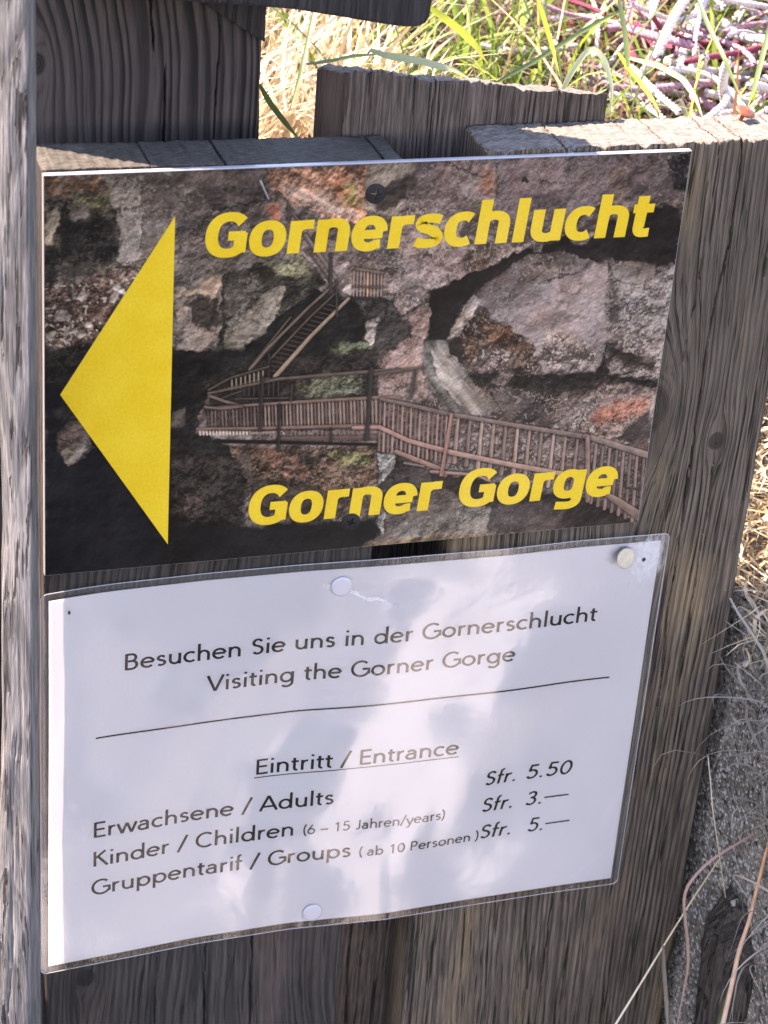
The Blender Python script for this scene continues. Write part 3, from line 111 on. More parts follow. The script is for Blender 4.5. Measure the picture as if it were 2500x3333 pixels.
def eabs(a): return E._b('ABSOLUTE',a)
def efr(a): return E._b('FRACT',a)
def esin(a): return E._b('SINE',a)
def eexp(a): return E._b('EXPONENT',a)
def esqrt(a): return E._b('SQRT',a)
def ess(a,b,x):
    n=E.nt.nodes.new('ShaderNodeMapRange'); n.interpolation_type='SMOOTHSTEP'
    E.nt.links.new(x.k,n.inputs[0]); n.inputs[1].default_value=a; n.inputs[2].default_value=b; n.inputs[3].default_value=0; n.inputs[4].default_value=1
    if a>b: n.inputs[1].default_value=b; n.inputs[2].default_value=a; n.inputs[3].default_value=1; n.inputs[4].default_value=0
    return E(n.outputs[0])
def evec(x,y,z):
    n=E.nt.nodes.new('ShaderNodeCombineXYZ')
    for i,v in enumerate((x,y,z)):
        if isinstance(v,E): E.nt.links.new(v.k,n.inputs[i])
        else: n.inputs[i].default_value=v
    return n.outputs[0]
def enoise(v,scale=1,det=3,rough=.55):
    n=E.nt.nodes.new('ShaderNodeTexNoise'); E.nt.links.new(v,n.inputs['Vector']); n.inputs['Scale'].default_value=scale; n.inputs['Detail'].default_value=det; n.inputs['Roughness'].default_value=rough
    return E(n.outputs[0])
def evoro(v,scale=1,feat='F1'):
    n=E.nt.nodes.new('ShaderNodeTexVoronoi'); n.feature=feat; E.nt.links.new(v,n.inputs['Vector']); n.inputs['Scale'].default_value=scale
    return n
def emix(f,a,b):
    n=E.nt.nodes.new('ShaderNodeMix'); n.data_type='RGBA'; n.clamp_factor=True
    if isinstance(f,E): E.nt.links.new(f.k,n.inputs[0])
    else: n.inputs[0].default_value=f
    for i,v in ((6,a),(7,b)):
        if isinstance(v,(tuple,list,np.ndarray)): n.inputs[i].default_value=(float(v[0]),float(v[1]),float(v[2]),1)
        else: E.nt.links.new(v,n.inputs[i])
    return n.outputs[2]
def emul(c,f):   # colour * scalar
    n=E.nt.nodes.new('ShaderNodeVectorMath'); n.operation='SCALE'; E.nt.links.new(c,n.inputs[0]); E.nt.links.new(f.k,n.inputs[3]); return n.outputs[0]
def objxyz():
    t=E.nt.nodes.new('ShaderNodeTexCoord'); s=E.nt.nodes.new('ShaderNodeSeparateXYZ'); E.nt.links.new(t.outputs['Object'],s.inputs[0])
    return E(s.outputs[0]),E(s.outputs[1]),E(s.outputs[2]),t.outputs['Object']
def newmat(name,rough=.7,spec=.5):
    m=bpy.data.materials.new(name); m.use_nodes=True; E.nt=m.node_tree; p=m.node_tree.nodes['Principled BSDF']
    p.inputs['Roughness'].default_value=rough; p.inputs['Specular IOR Level'].default_value=spec
    return m,p
def bump(p,h,strength,dist):
    n=E.nt.nodes.new('ShaderNodeBump'); n.inputs['Strength'].default_value=strength; n.inputs['Distance'].default_value=dist
    E.nt.links.new(h.k,n.inputs['Height']); E.nt.links.new(n.outputs[0],p.inputs['Normal']); return n

WK=.36
def wood(name,light,dark,ring,knots=(),freq=260.,warp=.012,seed=0.,ringamt=.6,micro=.5,hb=.0012,top=None,stain=None,wave=0.,rot=0.,fc=.8,dk=1.):
    light,dark,ring=[(c[0]*WK*1.02*dk,c[1]*WK*dk,c[2]*WK*.96*dk) for c in (light,dark,ring)]
    m,p=newmat(name,.82,.2); x,y,z,ov=objxyz()
    u=x+y*.9+seed*.731; zz=z+seed*.37
    low=enoise(evec(x*5+seed,y*5,z*2.2),1,2)
    low2=enoise(evec(x*14+seed,y*14,z*7+seed),1,2)
    fine=enoise(evec(x*60+seed,y*60,z*22),1,2)
    w=x+y*.9+(low-.5)*(2*warp)+(low2-.5)*(warp*.25)+(fine-.5)*.0012
    if wave: w=w+esin(z*(2*math.pi/.11)+low*5.)*wave
    if rot: w=w+z*rot
    core=None; rr=None
    for (kx,kz,a) in knots:
        dx=x+y*.9-kx; dz=(z-kz)*.42; r2=dx*dx+dz*dz+1e-8
        f=emin((a*a)/r2,1.0)*eexp(r2*(-1/(a*5.)**2))
        w=w-dx*f
        dx2=x+y*.9-kx; dz2=(z-kz); r=esqrt(dx2*dx2+dz2*dz2*.8+(fine-.5)*(a*a*.35))
        cm=ess(a*.95,a*.72,r)
        core=cm if core is None else emax(core,cm); rr=r if rr is None else emin(rr,r)
    ph=w*freq+enoise(evec(w*38,seed,z*1.5),1,2)*5.5
    s=efr(ph); late=ess(.30,.82,s)*ess(1.,.88,s)*(.55+ess(.35,.65,low2*.5+enoise(evec(w*40,seed,z*3),1,2)*.5)*.5)
    if core is not None:
        s2=efr(rr*900.); late=late*(1-core)+ess(.3,.8,s2)*ess(1.,.9,s2)*core*.8
    fib=enoise(evec(x*1500+seed,y*1500,z*70),1,3,.6)
    fib2=enoise(evec(w*760,seed,z*24),1,3,.65)
    mc=enoise(evec(w*800+seed*3,y*330,z*17),1,3,.62)
    crack=ess(.43,.37,mc)*micro*ess(.38,.55,enoise(evec(x*30+seed,y*30,z*12),1,2)+.06)
    big=enoise(evec(x*9+seed*2,y*9,z*6),1,3)
    pat=enoise(evec(x*38,y*38,z*24+seed),1,3,.6)
    fx=enoise(evec(x*1250+seed*5,y*1250,z*36),1,2,.7)
    c=emix(ess(.41,.60,fib2*.4+fib*.25+fx*.35)*fc+(1-fc)*.5,dark,light); c=emul(c,1+(fx-.5)*(.64*fc))
    c=emix(late*ringamt,c,ring)
    c=emix(ess(.45,.72,big)*.45,c,dark)
    if stain is not None: c=emix(ess(.5,.72,enoise(evec(x*30+5,y*30,z*9+seed),1,4))*.28,c,stain)
    c=emul(c,.72+pat*.56)
    if core is not None: c=emix(core*.65,c,ring)
    c=emix(crack*.85,c,tuple(float(q)*.35 for q in ring))
    h=(1-late)*.22+fib*.22+fx*.30+fib2*.30-crack*.9+pat*.08
    if top is not None:     # weathered, bleached end grain on up-facing faces
        g=E.nt.nodes.new('ShaderNodeNewGeometry'); sp=E.nt.nodes.new('ShaderNodeSeparateXYZ'); E.nt.links.new(g.outputs['True Normal'],sp.inputs[0])
        up=ess(.35,.7,E(sp.outputs[2]))
        eg=enoise(evec(x*170,y*1500,z*400),1,4,.65); eg2=enoise(evec(x*120,y*60,z*60),1,3); rg=efr((y+(low2-.5)*.012+x*.10+(eg2-.5)*.002)*620.)
        ct=emix(ess(.36,.62,eg),tuple(float(q)*.35 for q in top),top); ct=emix(ess(.45,.9,rg)*.7,ct,tuple(float(q)*.45 for q in top)); ct=emul(ct,.7+eg2*.6)
        c=emix(up,c,ct); h=h*(1-up)+(eg*.8+eg2*.4+ess(.9,.45,rg)*.8)*up
    E.nt.links.new(c,p.inputs['Base Color']); bump(p,h,1.,hb*.62)
    return m

# ------------------------------------------------------------------ materials
def A(*c,k=1.33): return tuple(float(v)*k for v in lin(c))
m_wB=wood('weathered_wood_brown',A(166,150,136),A(108,97,88),A(50,43,40),knots=((.3257,-.1485,.0050),(.284,-.129,.016)),freq=300,warp=.012,seed=1.3,dk=.84,fc=.72,ringamt=.80,micro=1.0,hb=.0011,top=A(138,132,124,k=1.0),stain=A(140,116,84))
m_wA=wood('weathered_wood_grey',A(112,107,104),A(66,62,61),A(40,38,39),knots=((.024,-.425,.006),(.092,-.40,.003)),freq=250,warp=.026,seed=4.1,ringamt=.75,micro=.6,hb=.0011,top=A(92,90,84,k=1.05),stain=A(92,74,68),wave=.001,fc=.5,dk=.86)
m_wC=wood('weathered_wood_dark',A(128,115,112),A(84,76,75),A(34,31,33),knots=((.0600,.0265,.0060),),freq=185,warp=.034,seed=7.7,ringamt=1.0,micro=.3,hb=.0007,wave=.0015,rot=.10,fc=.35,dk=.80,stain=A(40,34,38))
m_wD=wood('weathered_wood_rough',A(150,132,122),A(84,73,69),A(50,43,41),freq=330,warp=.006,seed=2.9,ringamt=.35,micro=.9,hb=.0016,top=A(134,128,120,k=1.0))
m_wP=wood('weathered_wood_silver',A(186,184,184),A(112,112,116),A(60,60,64),knots=((-.012,-.33,.004),),freq=420,warp=.012,seed=5.5,ringamt=.5,micro=.9,hb=.0026)
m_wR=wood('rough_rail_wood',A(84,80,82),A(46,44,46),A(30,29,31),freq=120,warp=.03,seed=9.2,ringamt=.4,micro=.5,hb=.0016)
m_wL=wood('rotting_log_wood',A(120,110,102),A(60,54,50),A(24,22,21),freq=200,warp=.03,seed=3.3,ringamt=.5,micro=.9,hb=.003)

def simple(name,c,rough=.5,spec=.5,var=0,sc=300,bm=0,metal=0):
    m,p=newmat(name,rough,spec); x,y,z,ov=objxyz(); n=enoise(ov,sc,3)
    cc=emix(ess(.3,.7,n),tuple(q*(1-var) for q in c),tuple(min(q*(1+var*.6),1) for q in c)); E.nt.links.new(cc,p.inputs['Base Color']); p.inputs['Metallic'].default_value=metal
    if bm: bump(p,n,1,bm)
    return m

# ------------------------------------------------------------------ wooden fence
def board(name,x0,x1,yf,yb,zb,ztop,mat,parent,cracks=(),rag=.0006,seed=0,dx=.0005,dz=.002,sidejit=.0004,toprag=.0005,zfine=None,ntop=18,back=0.):
    nx=int(round((x1-x0)/dx))+1; X=np.linspace(x0,x1,nx)
    zt=ztop(X)
    mk=.25+1.5*sstep(.35,.75,vn(X*75,X*0,seed+33)); jag=((vn(X*700,X*0,seed)-.5)*rag*1.2+(vn(X*2300,X*0,seed+1)-.5)*rag)*mk+(vn(X*120,X*0,seed+31)-.5)*rag*1.3+np.minimum(0,(vn(X*160,X*0,seed+2)-.62))*0
    chip=-np.maximum(0,vn(X*260,X*0,seed+5)-.66)*rag*9
    nz=int((zt.min()-zb)/dz); tz=np.linspace(0,1,nz)
    # profile: front bottom->top, top front->back, back bottom
    P=[];
    for t in tz:
        zz=zb+(zt+jag+chip-zb)*t; yy=np.full(nx,yf)
        P.append((zz,yy,'f'))
    YT=np.linspace(yf,yb,ntop)
    for k_,yy in enumerate(YT[1:]):
        n=(vn(X*700,yy*900+X*0,seed+7)-.5)*toprag*1.6+(vn(X*230,yy*300+X*0,seed+9)-.5)*toprag*1.6
        zz=zt+n-back*((yy-yf)/(yb-yf))+(jag+chip)*max(0,1-(k_+1)/3.)
        P.append((zz,np.full(nx,yy),'t'))
    P.append((np.full(nx,zb),np.full(nx,yb),'b'))
    npf=len(P); V=np.zeros((nx,npf,3))
    for j,(zz,yy,k_) in enumerate(P):
        V[:,j,0]=X; V[:,j,1]=yy; V[:,j,2]=zz
    fr=np.array([p_[2]=='f' for p_ in P]); zz=V[:,:,2]
    # gentle surface relief and rounded long edges
    dep=(fbm(V[:,:,0],zz*.25,120,3,seed+20)-.5)*.0007+(fbm(V[:,:,0],zz*.06,700,2,seed+23)-.5)*.0007
    e=np.minimum(V[:,:,0]-x0,x1-V[:,:,0]); dep+=np.where(e<.0016,((.0016-e)/.0016)**2*.0012,0)
    for (xc,z0,z1,w,d_) in cracks:
        xx=xc+(fbm(zz*0+xc*50,zz,9,3,seed+40)-.5)*.008+(fbm(zz*0,zz,160,2,seed+50)-.5)*.0010
        xx=xx-0.0
        tp=np.clip(np.minimum((zz-z0)/.05,(z1-zz)/.02+.0),0,1)
        ww=np.maximum(w*.8*np.sqrt(tp)*(.5+vn(zz*0,zz*90,seed+70)),1e-6)
        dep+=np.where(tp>0,d_*np.clip(1.5-np.abs(V[:,:,0]-xx)/ww*1.2,0,1),0)
    top=np.array([p_[2]=='t' for p_ in P])
    V[:,fr,1]+=dep[:,fr]
    V[:,top,2]-=np.minimum(dep[:,top],.004)
    sj0=(fbm(zz[0]*0,zz[0],60,3,seed+60)-.5)*sidejit*2; sj1=(fbm(zz[-1]*0,zz[-1],60,3,seed+61)-.5)*sidejit*3
    V[0,:,0]+=sj0; V[-1,:,0]+=sj1; V[1,:,0]+=sj0*.5; V[-2,:,0]+=sj1*.5
    F=gridfaces(nx,npf,True)
    me=npmesh(name,V.reshape(-1,3),F[:, ::-1],smooth=False)
    # end caps
    import bmesh
    bm=bmesh.new(); bm.from_mesh(me); bm.verts.ensure_lookup_table()
    bm.faces.new([bm.verts[j] for j in range(npf)]); bm.faces.new([bm.verts[(nx-1)*npf+j] for j in reversed(range(npf))])
    bmesh.ops.recalc_face_normals(bm,faces=bm.faces[:]) if False else None
    bm.to_mesh(me); bm.free()
    return link(name,me,mat,parent)
fence=tag(empty('wooden_fence',(.15,.04,-.95)),'weathered grey fence of upright boards carrying the gorge sign and the laminated price sheet','fence')
lf=lambda xs,zs:(lambda X:np.interp(X,xs,zs))
bA=board('board',.0005,.1535,.004,.034,-.95,lf([0,.16],[.0008,-.0006]),m_wA,fence,seed=1,
  cracks=((.1065,-.9,-.36,.0005,.005),(.081,-.7,-.405,.0004,.004),(.0565,-.6,-.41,.0003,.004),(.0745,-.2,.05,.0004,.004),(.0438,-.1,.05,.0003,.003),(.146,-.1,.05,.0004,.005)),rag=.0003,toprag=.0003)
bB=board('board',.1915,.3457,.004,.036,-.95,lf([.19,.35],[.0015,.0026]),m_wB,fence,seed=2,
  cracks=((.2757,-.02,.05,.0005,.004),(.3106,-.30,.05,.0005,.004),(.2704,-.9,-.40,.0005,.004),(.2633,-.9,-.43,.0004,.004),(.300,-.11,.05,.0003,.003),(.322,-.34,-.15,.0004,.004),(.3345,-.09,.05,.0003,.003),(.262,-.1,.05,.0003,.003),(.228,-.1,.05,.0003,.003)),rag=.0008,toprag=.0006,sidejit=.0004)
bD=board('board',.1355,.2590,.037,.080,-.95,lf([.13,.1365,.140,.1450,.150,.158,.166,.1739,.185,.1997,.212,.220,.235,.2585,.262],[.0292,.0275,.0283,.0262,.0266,.0248,.0243,.0222,.0220,.0202,.0190,.0168,.0160,.0134,.0128]),m_wD,fence,seed=3,back=.0115,
  cracks=((.1768,-.5,.06,.0005,.005),(.2350,-.5,.06,.0005,.005),(.205,-.5,-.1,.0004,.005),(.170,-.9,-.3,.0006,.006)),rag=.0011,toprag=.0009,sidejit=.0005)
bC=board('board',-.050,.1047,.060,.088,-.95,lf([-.05,.11],[.15,.15]),m_wC,fence,seed=4,
  cracks=((.0560,.030,.30,.0011,.006),(.0622,-.2,.0255,.0006,.005),(.0840,-.1,.06,.0003,.004)),rag=.001,dz=.0025)
shade_block=board('board',.020,.1030,.090,.142,-.95,lf([-.03,.11],[.15,.15]),m_wC,fence,seed=6,dx=.002,dz=.01,rag=.0005); shade_block['label']='unseen block added behind the tall dark board to shade the board tops'  # out of view, added only to cast shade on the board tops
for o,l in ((bA,'grey front board with wavy grain behind the left half of the signs'),(bB,'broad brown grey front board with a round knot at the right'),(bD,'rough low rear board with splintered sloping top'),(bC,'dark tall rear board with bold wavy grain and a knot')): o['label']=l
# left lath (post)
def post():
    nz=520; Z=np.linspace(-.95,.30,nz); base=[(-.0028,.0005),(-.0040,-.0040),(-.0076,-.0180),(-.0100,-.0285),(-.0110,-.0290),(-.0140,-.0262),(-.0172,-.0228),(-.0212,-.0178),(-.0218,-.0155),(-.0190,-.0080),(-.0150,.0030),(-.0120,.0042)]
    # resample the outline
    b=np.array(base+[base[0]]); L=np.r_[0,np.cumsum(np.linalg.norm(np.diff(b,axis=0),axis=1))]; n=110; q=np.linspace(0,L[-1],n,endpoint=False)
    bx=np.interp(q,L,b[:,0]); by=np.interp(q,L,b[:,1]); cx,cy=bx.mean(),by.mean()
    V=np.zeros((nz,n,3)); zz=Z[:,None]+0*q[None,:]
    wl=np.interp(Z,[-.95,-.44,-.35,-.248,-.19,-.152,-.064,.053,.3],[1.6,1.42,1.22,1.02,.98,.94,.98,1.0,1.0])[:,None]
    d=(fbm(q[None,:]*1.+zz*.02,zz*.05,420,3,5)-.5)*.0010+(fbm(q[None,:]+0*zz,zz*.03,1500,2,8)-.5)*.0007
    for (qc,z0,z1,w,dd) in ((.030,-.17,-.12,.0006,.004),(.034,-.02,.035,.0005,.004),(.037,-.33,-.20,.0005,.004),(.0395,-.95,-.25,.0006,.004),(.028,-.1,-.05,.0004,.003),(.033,-.42,-.36,.0006,.004)):
        xx=qc+(fbm(zz*0,zz,20,3,int(qc*9999))-.5)*.006; tp=np.clip(np.minimum(zz-z0,z1-zz)/.012,0,1)
        d-=dd*tp*np.clip(1.4-np.abs(q[None,:]-xx)/w,0,1)
    X=bx[None,:]+0*zz; Y=by[None,:]+0*zz; t=np.clip((-.004-X)/.015,0,1)
    dirx=(bx-cx)/np.hypot(bx-cx,by-cy); diry=(by-cy)/np.hypot(bx-cx,by-cy)
    V[:,:,0]=X-t*(wl-1)*.016+dirx*d*.9+.0003; V[:,:,1]=Y+np.minimum(diry*d,.0)*.9*(Y<-.004)+t*(wl-1)*.004; V[:,:,2]=zz
    F=gridfaces(nz,n,True); o=link('post',npmesh('post',V.reshape(-1,3),F,smooth=False),m_wP,fence); o['label']='narrow sunlit silver grey post at the left edge'; return o
post()
# top rail with a rounded end
def outline_solid(name,pts,y0,y1,mat,parent,bev=.0012,seg=2,rough=0):
    import bmesh
    bm=bmesh.new(); vs=[bm.verts.new((x,y0,z)) for x,z in pts]; f=bm.faces.new(vs)
    r=bmesh.ops.extrude_face_region(bm,geom=[f]); 
    for v in r['geom']:
        if isinstance(v,bmesh.types.BMVert): v.co.y=y1
    bmesh.ops.recalc_face_normals(bm,faces=bm.faces[:])
    if bev: bmesh.ops.bevel(bm,geom=[e for e in bm.edges if len(e.link_faces)==2 and e.calc_face_angle(0)>.8],offset=bev,segments=seg,affect='EDGES',profile=.6)
    me=bpy.data.meshes.new(name); bm.to_mesh(me); bm.free(); return link(name,me,mat,parent)
rl=[(.02,.0662),(.0531,.0622),(.080,.0602),(.1097,.0571),(.130,.0536),(.150,.0500),(.158,.0489),(.1632,.0490),(.1668,.0503),(.1686,.0535),(.1690,.0600),(.1680,.085),(.166,.108),(.02,.125)]
r_=outline_solid('rail',rl,.028,.0565,m_wR,fence,bev=.0015); r_['label']='dark rail crossing the top with a rounded lower corner'
b_=outline_solid('rail_shadow',[(.060,.0620),(.0743,.0540),(.0897,.0440),(.1000,.0372),(.1049,.0345),(.1047,.0460),(.1052,.0560),(.104,.0700),(.06,.075)],.0568,.0598,m_wR,fence,bev=.0006); b_['label']='thin dark wedge imitating the shadow under the rail'  # dark wedge laid on the tall board to imitate the rail's shadow

# ------------------------------------------------------------------ the gorge sign: printed photograph
SW,SH=.2852,.1874
def POST(c):
    m=c.mean(1,keepdims=True); c=m+(c-m)*.72; c=(c/.18)**1.02*.18*.66+.002; return c*np.array([1.06,.985,.84])
def paint():
    nx,nz=790,520
    x=np.linspace(0,SW*1000,nx); z=np.linspace(0,-SH*1000,nz); X,Z=np.meshgrid(x,z,indexing='ij')
    f4=fbm(X,Z,.16,5,1); f5=fbm(X,Z,.45,4,7); f6=vn(X*1.9,Z*1.9,3); f1=fbm(X,Z,.035,3,12)
    wx=(fbm(X,Z,.22,3,21)-.5); wz=(fbm(X,Z,.22,3,31)-.5); wx2=(fbm(X,Z,.9,2,24)-.5); wz2=(fbm(X,Z,.9,2,34)-.5)
    def voro(f,s):
        a=X*f+wx*2.2*f*4; b=Z*f+wz*2.2*f*4; ai=np.floor(a).astype(int); bi=np.floor(b).astype(int)
        d1=np.full(a.shape,9.); d2=d1.copy(); cid=np.zeros(a.shape); ox=np.zeros(a.shape); oz=ox.copy()
        for i in (-1,0,1):
            for j in (-1,0,1):
                c0=(ai+i+s*17)%256; c1=(bi+j+s*29)%256; px=ai+i+_T[c0,c1]; pz=bi+j+_T[(c0+99)%256,c1]
                dx=a-px; dz=b-pz; d=np.hypot(dx,dz); m1=d<d1; d2=np.where(m1,d1,np.minimum(d2,d)); d1=np.where(m1,d,d1)
                cid=np.where(m1,_T[c0,(c1+50)%256],cid); ox=np.where(m1,dx,ox); oz=np.where(m1,dz,oz)
        ang=cid*6.283; sh=(cid-.5)*.9+(np.cos(ang)*ox+np.sin(ang)*oz)*.55-oz*-.25
        return sh,d2-d1,cid
    VO={1:voro(.075,1),2:voro(.17,2),3:voro(.36,3)}
    tn=fbm(X,Z,.08,3,60)-.5; SP=np.clip(sstep(.70,.80,vn(X*1.35+wx*2,Z*1.35+wz*2,70))*sstep(.45,.62,fbm(X,Z,.11,2,72))*1.2+sstep(.82,.86,vn(X*.62+wx*3,Z*.62,76))*.8,0,1); DK=sstep(.76,.84,vn(X*1.1,Z*1.1+wx*2,80))*.5
    e3=[]
    for fq,sd in ((.06,101),(.14,104),(.33,107)):
        q=fbm(X,Z,fq,3,sd); th=.010+.03*vn(X*fq*1.5,Z*fq*1.5,sd+1)**2; e3.append(sstep(th,th*.25,abs(q-.5))*sstep(.35,.6,vn(X*fq*2.2,Z*fq*2.2,sd+2)))
    RG=np.clip(e3[0]*.75+e3[1]*.6+e3[2]*.45,0,1)
    hgt=fbm(X,Z,.10,6,120); gx_,gz_=np.gradient(hgt); REL=(gz_*1.0+gx_*.5)*24   # relief light from the upper left
    def rock(col,fs,fa,cr,fi,sk,st,ang,sl=(slice(None),slice(None))):
        fi=fi*.74
        lv=1 if fs<1.5 else (2 if fs<2.5 else 3); s1,e1,_=[q[sl] for q in VO[lv]]; s2,e2,_2=[q[sl] for q in VO[min(3,lv+1)]]
        F4,F5,F6=f4[sl],f5[sl],f6[sl]
        v=1+fa*s1*1.1+fa*.5*s2+(f1[sl]-.5)*.5*min(1,fs)
        v=v*(1-cr*.55*sstep(.10,.0,e1)*sstep(.42,.6,F4))*(1-cr*.35*sstep(.09,.0,e2)*sstep(.45,.65,F5))*(1-cr*.8*RG[sl])
        v=v*(1+fi*((F5-.5)*1.9+(F6-.5)*.9+(F4-.5)*1.5))*np.clip(1+REL[sl]*min(1.6,fi*2.2),.35,1.9)
        if st:
            a=math.radians(ang); U=X[sl]*math.cos(a)+Z[sl]*math.sin(a); Vv=-X[sl]*math.sin(a)+Z[sl]*math.cos(a); v=v*(1+st*(fbm(U*.10,Vv,.5,4,44)-.5)*1.8)
        c=lin(col)[None,None,:]*np.clip(v,.08,2.6)[:,:,None]
        c=c*(.62+.8*f1[sl])[:,:,None]
        c=c*(1+tn[sl][:,:,None]*np.array([.35,0,-.3])[None,None,:]*.8)
        if sk:
            sp=np.clip(SP[sl]*sk*1.3,0,1); dk=DK[sl]*min(1,sk*1.5)
            c=c*(1-dk[:,:,None]); c=c*(1-sp[:,:,None]*.8)+sp[:,:,None]*.8*lin((206,190,178))
        return c
    img=rock((108,93,90),2,.4,.5,.5,.3,0,0)
    def inside(poly,wp):
        p=np.array(poly,dtype=float); m=8; x0,x1=p[:,0].min()-m,p[:,0].max()+m; z0,z1=p[:,1].min()-m,p[:,1].max()+m
        i0,i1=np.searchsorted(x,[x0,x1]); j0,j1=np.searchsorted(-z,[-z1,-z0])
        if i1<=i0 or j1<=j0: return None
        sl=(slice(i0,i1),slice(j0,j1)); a=X[sl]+wx[sl]*wp*1.3+wx2[sl]*wp*.35; b=Z[sl]+wz[sl]*wp*1.3+wz2[sl]*wp*.35
        ins=np.zeros(a.shape,bool); dm=np.full(a.shape,1e9); n=len(p)
        for i in range(n):
            (ax,az_),(bx,bz)=p[i],p[(i+1)%n]
            cond=((az_>b)!=(bz>b)); 
            with np.errstate(divide='ignore',invalid='ignore'): xi=(bx-ax)*(b-az_)/(bz-az_)+ax
            ins^=cond&(a<xi)
            ex,ez=bx-ax,bz-az_; t=np.clip(((a-ax)*ex+(b-az_)*ez)/(ex*ex+ez*ez+1e-9),0,1); dm=np.minimum(dm,np.hypot(a-ax-t*ex,b-az_-t*ez))
        return sl,np.where(ins,dm,-dm)
    for poly,col,fs,fa,cr,fi,sk,soft,wp,st,ang in REG:
        r=inside(poly,wp*.85)
        if r is None: continue
        sl,d=r; s=soft*.30*(.35+1.6*sstep(.3,.7,f4[sl])); al=sstep(-s,s,d)[:,:,None]
        # evaluate rock locally
        full=rock(tuple(col),fs,fa,cr,fi,sk,st,ang,sl)
        gx,gz2=np.gradient(d); lit=(gz2*.9+gx*.5)*-2.7; bevel=1+(.48*lit*np.exp(-np.clip(d,0,50)/2.6)*np.clip(d*2,0,1)*(1 if soft<4 else .3))
        img[sl]=img[sl]*(1-al)+full*np.clip(bevel,.35,1.6)[:,:,None]*al
        if soft<3:  # thin dark seam just outside hard edges
            g=(sstep(-1.4,-.2,d)*sstep(.3,-.2,d)*.45*sstep(.35,.6,f4[sl]))[:,:,None]; img[sl]=img[sl]*(1-g)
    def line(pts,w0,w1,col,warp,shade,soft=.22):
        p=np.array(pts,float); L=np.r_[0,np.cumsum(np.hypot(*np.diff(p,axis=0).T))]; m=max(w0,w1)+2
        i0,i1=np.searchsorted(x,[p[:,0].min()-m,p[:,0].max()+m]); j0,j1=np.searchsorted(-z,[-(p[:,1].max()+m),-(p[:,1].min()-m)])
        if i1<=i0 or j1<=j0: return
        sl=(slice(i0,i1),slice(j0,j1)); a=X[sl]+wx2[sl]*warp; b=Z[sl]+wz2[sl]*warp; best=np.full(a.shape,1e9); sg=np.zeros(a.shape); al_=np.zeros(a.shape)
        for i in range(len(p)-1):
            (ax,az_),(bx,bz)=p[i],p[i+1]; ex,ez=bx-ax,bz-az_; ln_=math.hypot(ex,ez)+1e-9; t=np.clip(((a-ax)*ex+(b-az_)*ez)/ln_**2,0,1)
            hw=(w0+(w1-w0)*(L[i]+t*ln_)/L[-1])*.5; dd=np.hypot(a-ax-t*ex,b-az_-t*ez); q=dd-hw; m1=q<best; best=np.where(m1,q,best)
            nx_,nz_=(-ez/ln_,ex/ln_)
            if nz_<0: nx_,nz_=-nx_,-nz_
            sg=np.where(m1,((a-ax-t*ex)*nx_+(b-az_-t*ez)*nz_)/np.maximum(hw,.1),sg); al_=np.where(m1,L[i]+t*ln_,al_)
        if shade:
            sh=sstep(1.3,0,best)*.62; img[sl]=img[sl]*(1-sh[:,:,None])
        g=sstep(soft,-soft,best)[:,:,None]
        v=1+(.28*np.clip(sg,-1,1) if shade else 0)+(vn(al_*.35,sg*1.4,int(w0*7))-.5)*.35+(f5[sl]-.5)*.5
        img[sl]=img[sl]*(1-g)+np.clip(lin(col)*(1.35 if shade else 1.1),0,1)[None,None,:]*np.clip(v,.2,2)[:,:,None]*g
    for pts,w,col in CR: line(pts,w*.55,w*.25,col,2.4,0,.35)
    for pts,w0,w1,col,sh in LN: line(pts,w0*.5,w1*.5,col,.12,sh)
    g_=img.mean(2,keepdims=True); img=g_+(img-g_)*1.05; img=np.where(img<.12,img*.92,img)*1.0
    # light scuffs of wear on the print
    sc=sstep(.80,.86,vn(X*.55,Z*2.8,90))*sstep(.55,.7,fbm(X,Z,.05,2,91))*.0
    V=np.stack([X/1000,np.full(X.shape,-.00012),Z/1000],-1)
    m=.35/1000; V[:,:,0]=np.clip(V[:,:,0],m,SW-m); V[:,:,2]=np.clip(V[:,:,2],-SH+m,-m)
    return npmesh('print',V.reshape(-1,3),gridfaces(nx,nz),smooth=False,col=np.clip(POST(img.reshape(-1,3)),0,1))
sign=tag(empty('gorge_sign',(.1426,.003,-.1874)),'glossy dark sign with a gorge photograph, a yellow arrow and yellow lettering','sign')
m_plate=simple('white_acrylic_edge',(.33,.34,.36),.25,.5,.05)
m_print,p=newmat('printed_photograph',.30,.16); a=E.nt.nodes.new('ShaderNodeAttribute'); a.attribute_name='Col'; E.nt.links.new(a.outputs['Color'],p.inputs['Base Color'])
x,y,z,ov=objxyz(); bump(p,enoise(ov,160,2),.25,.0001); p.inputs['Coat Weight'].default_value=.04; p.inputs['Coat Roughness'].default_value=.15
def box(name,x0,x1,y0,y1,z0,z1,mat,parent,bev=.0003):
    return outline_solid(name,[(x0,z0),(x1,z0),(x1,z1),(x0,z1)],y0,y1,mat,parent,bev=bev,seg=1)
pl=box('panel',0,SW,0,.0030,-SH,0,m_plate,sign); pr_=link('print',paint(),m_print,sign); pr_['label']='printed photo of rocks with wooden stairs and railed walkway'
m_yel,p=newmat('yellow_print',.30,.5); x,y,z,ov=objxyz(); n1=enoise(ov,700,3); n2=enoise(ov,60,3)
sc_=ess(.62,.70,enoise(evec(x*700+z*300,0.,z*60-x*90),1,2))*ess(.5,.65,enoise(ov,30,2))
cy=emix(ess(.3,.7,n1*.5+n2*.5),A(222,180,24,k=.78),A(230,194,50,k=.80)); cy=emix(sc_*.35,cy,A(150,125,40,k=.8)); cy=emix(ess(.62,.70,enoise(ov,1100,2))*.25,cy,A(170,135,40,k=.8)); E.nt.links.new(cy,p.inputs['Base Color']); bump(p,n1,.3,.00012); p.inputs['Coat Weight'].default_value=.1
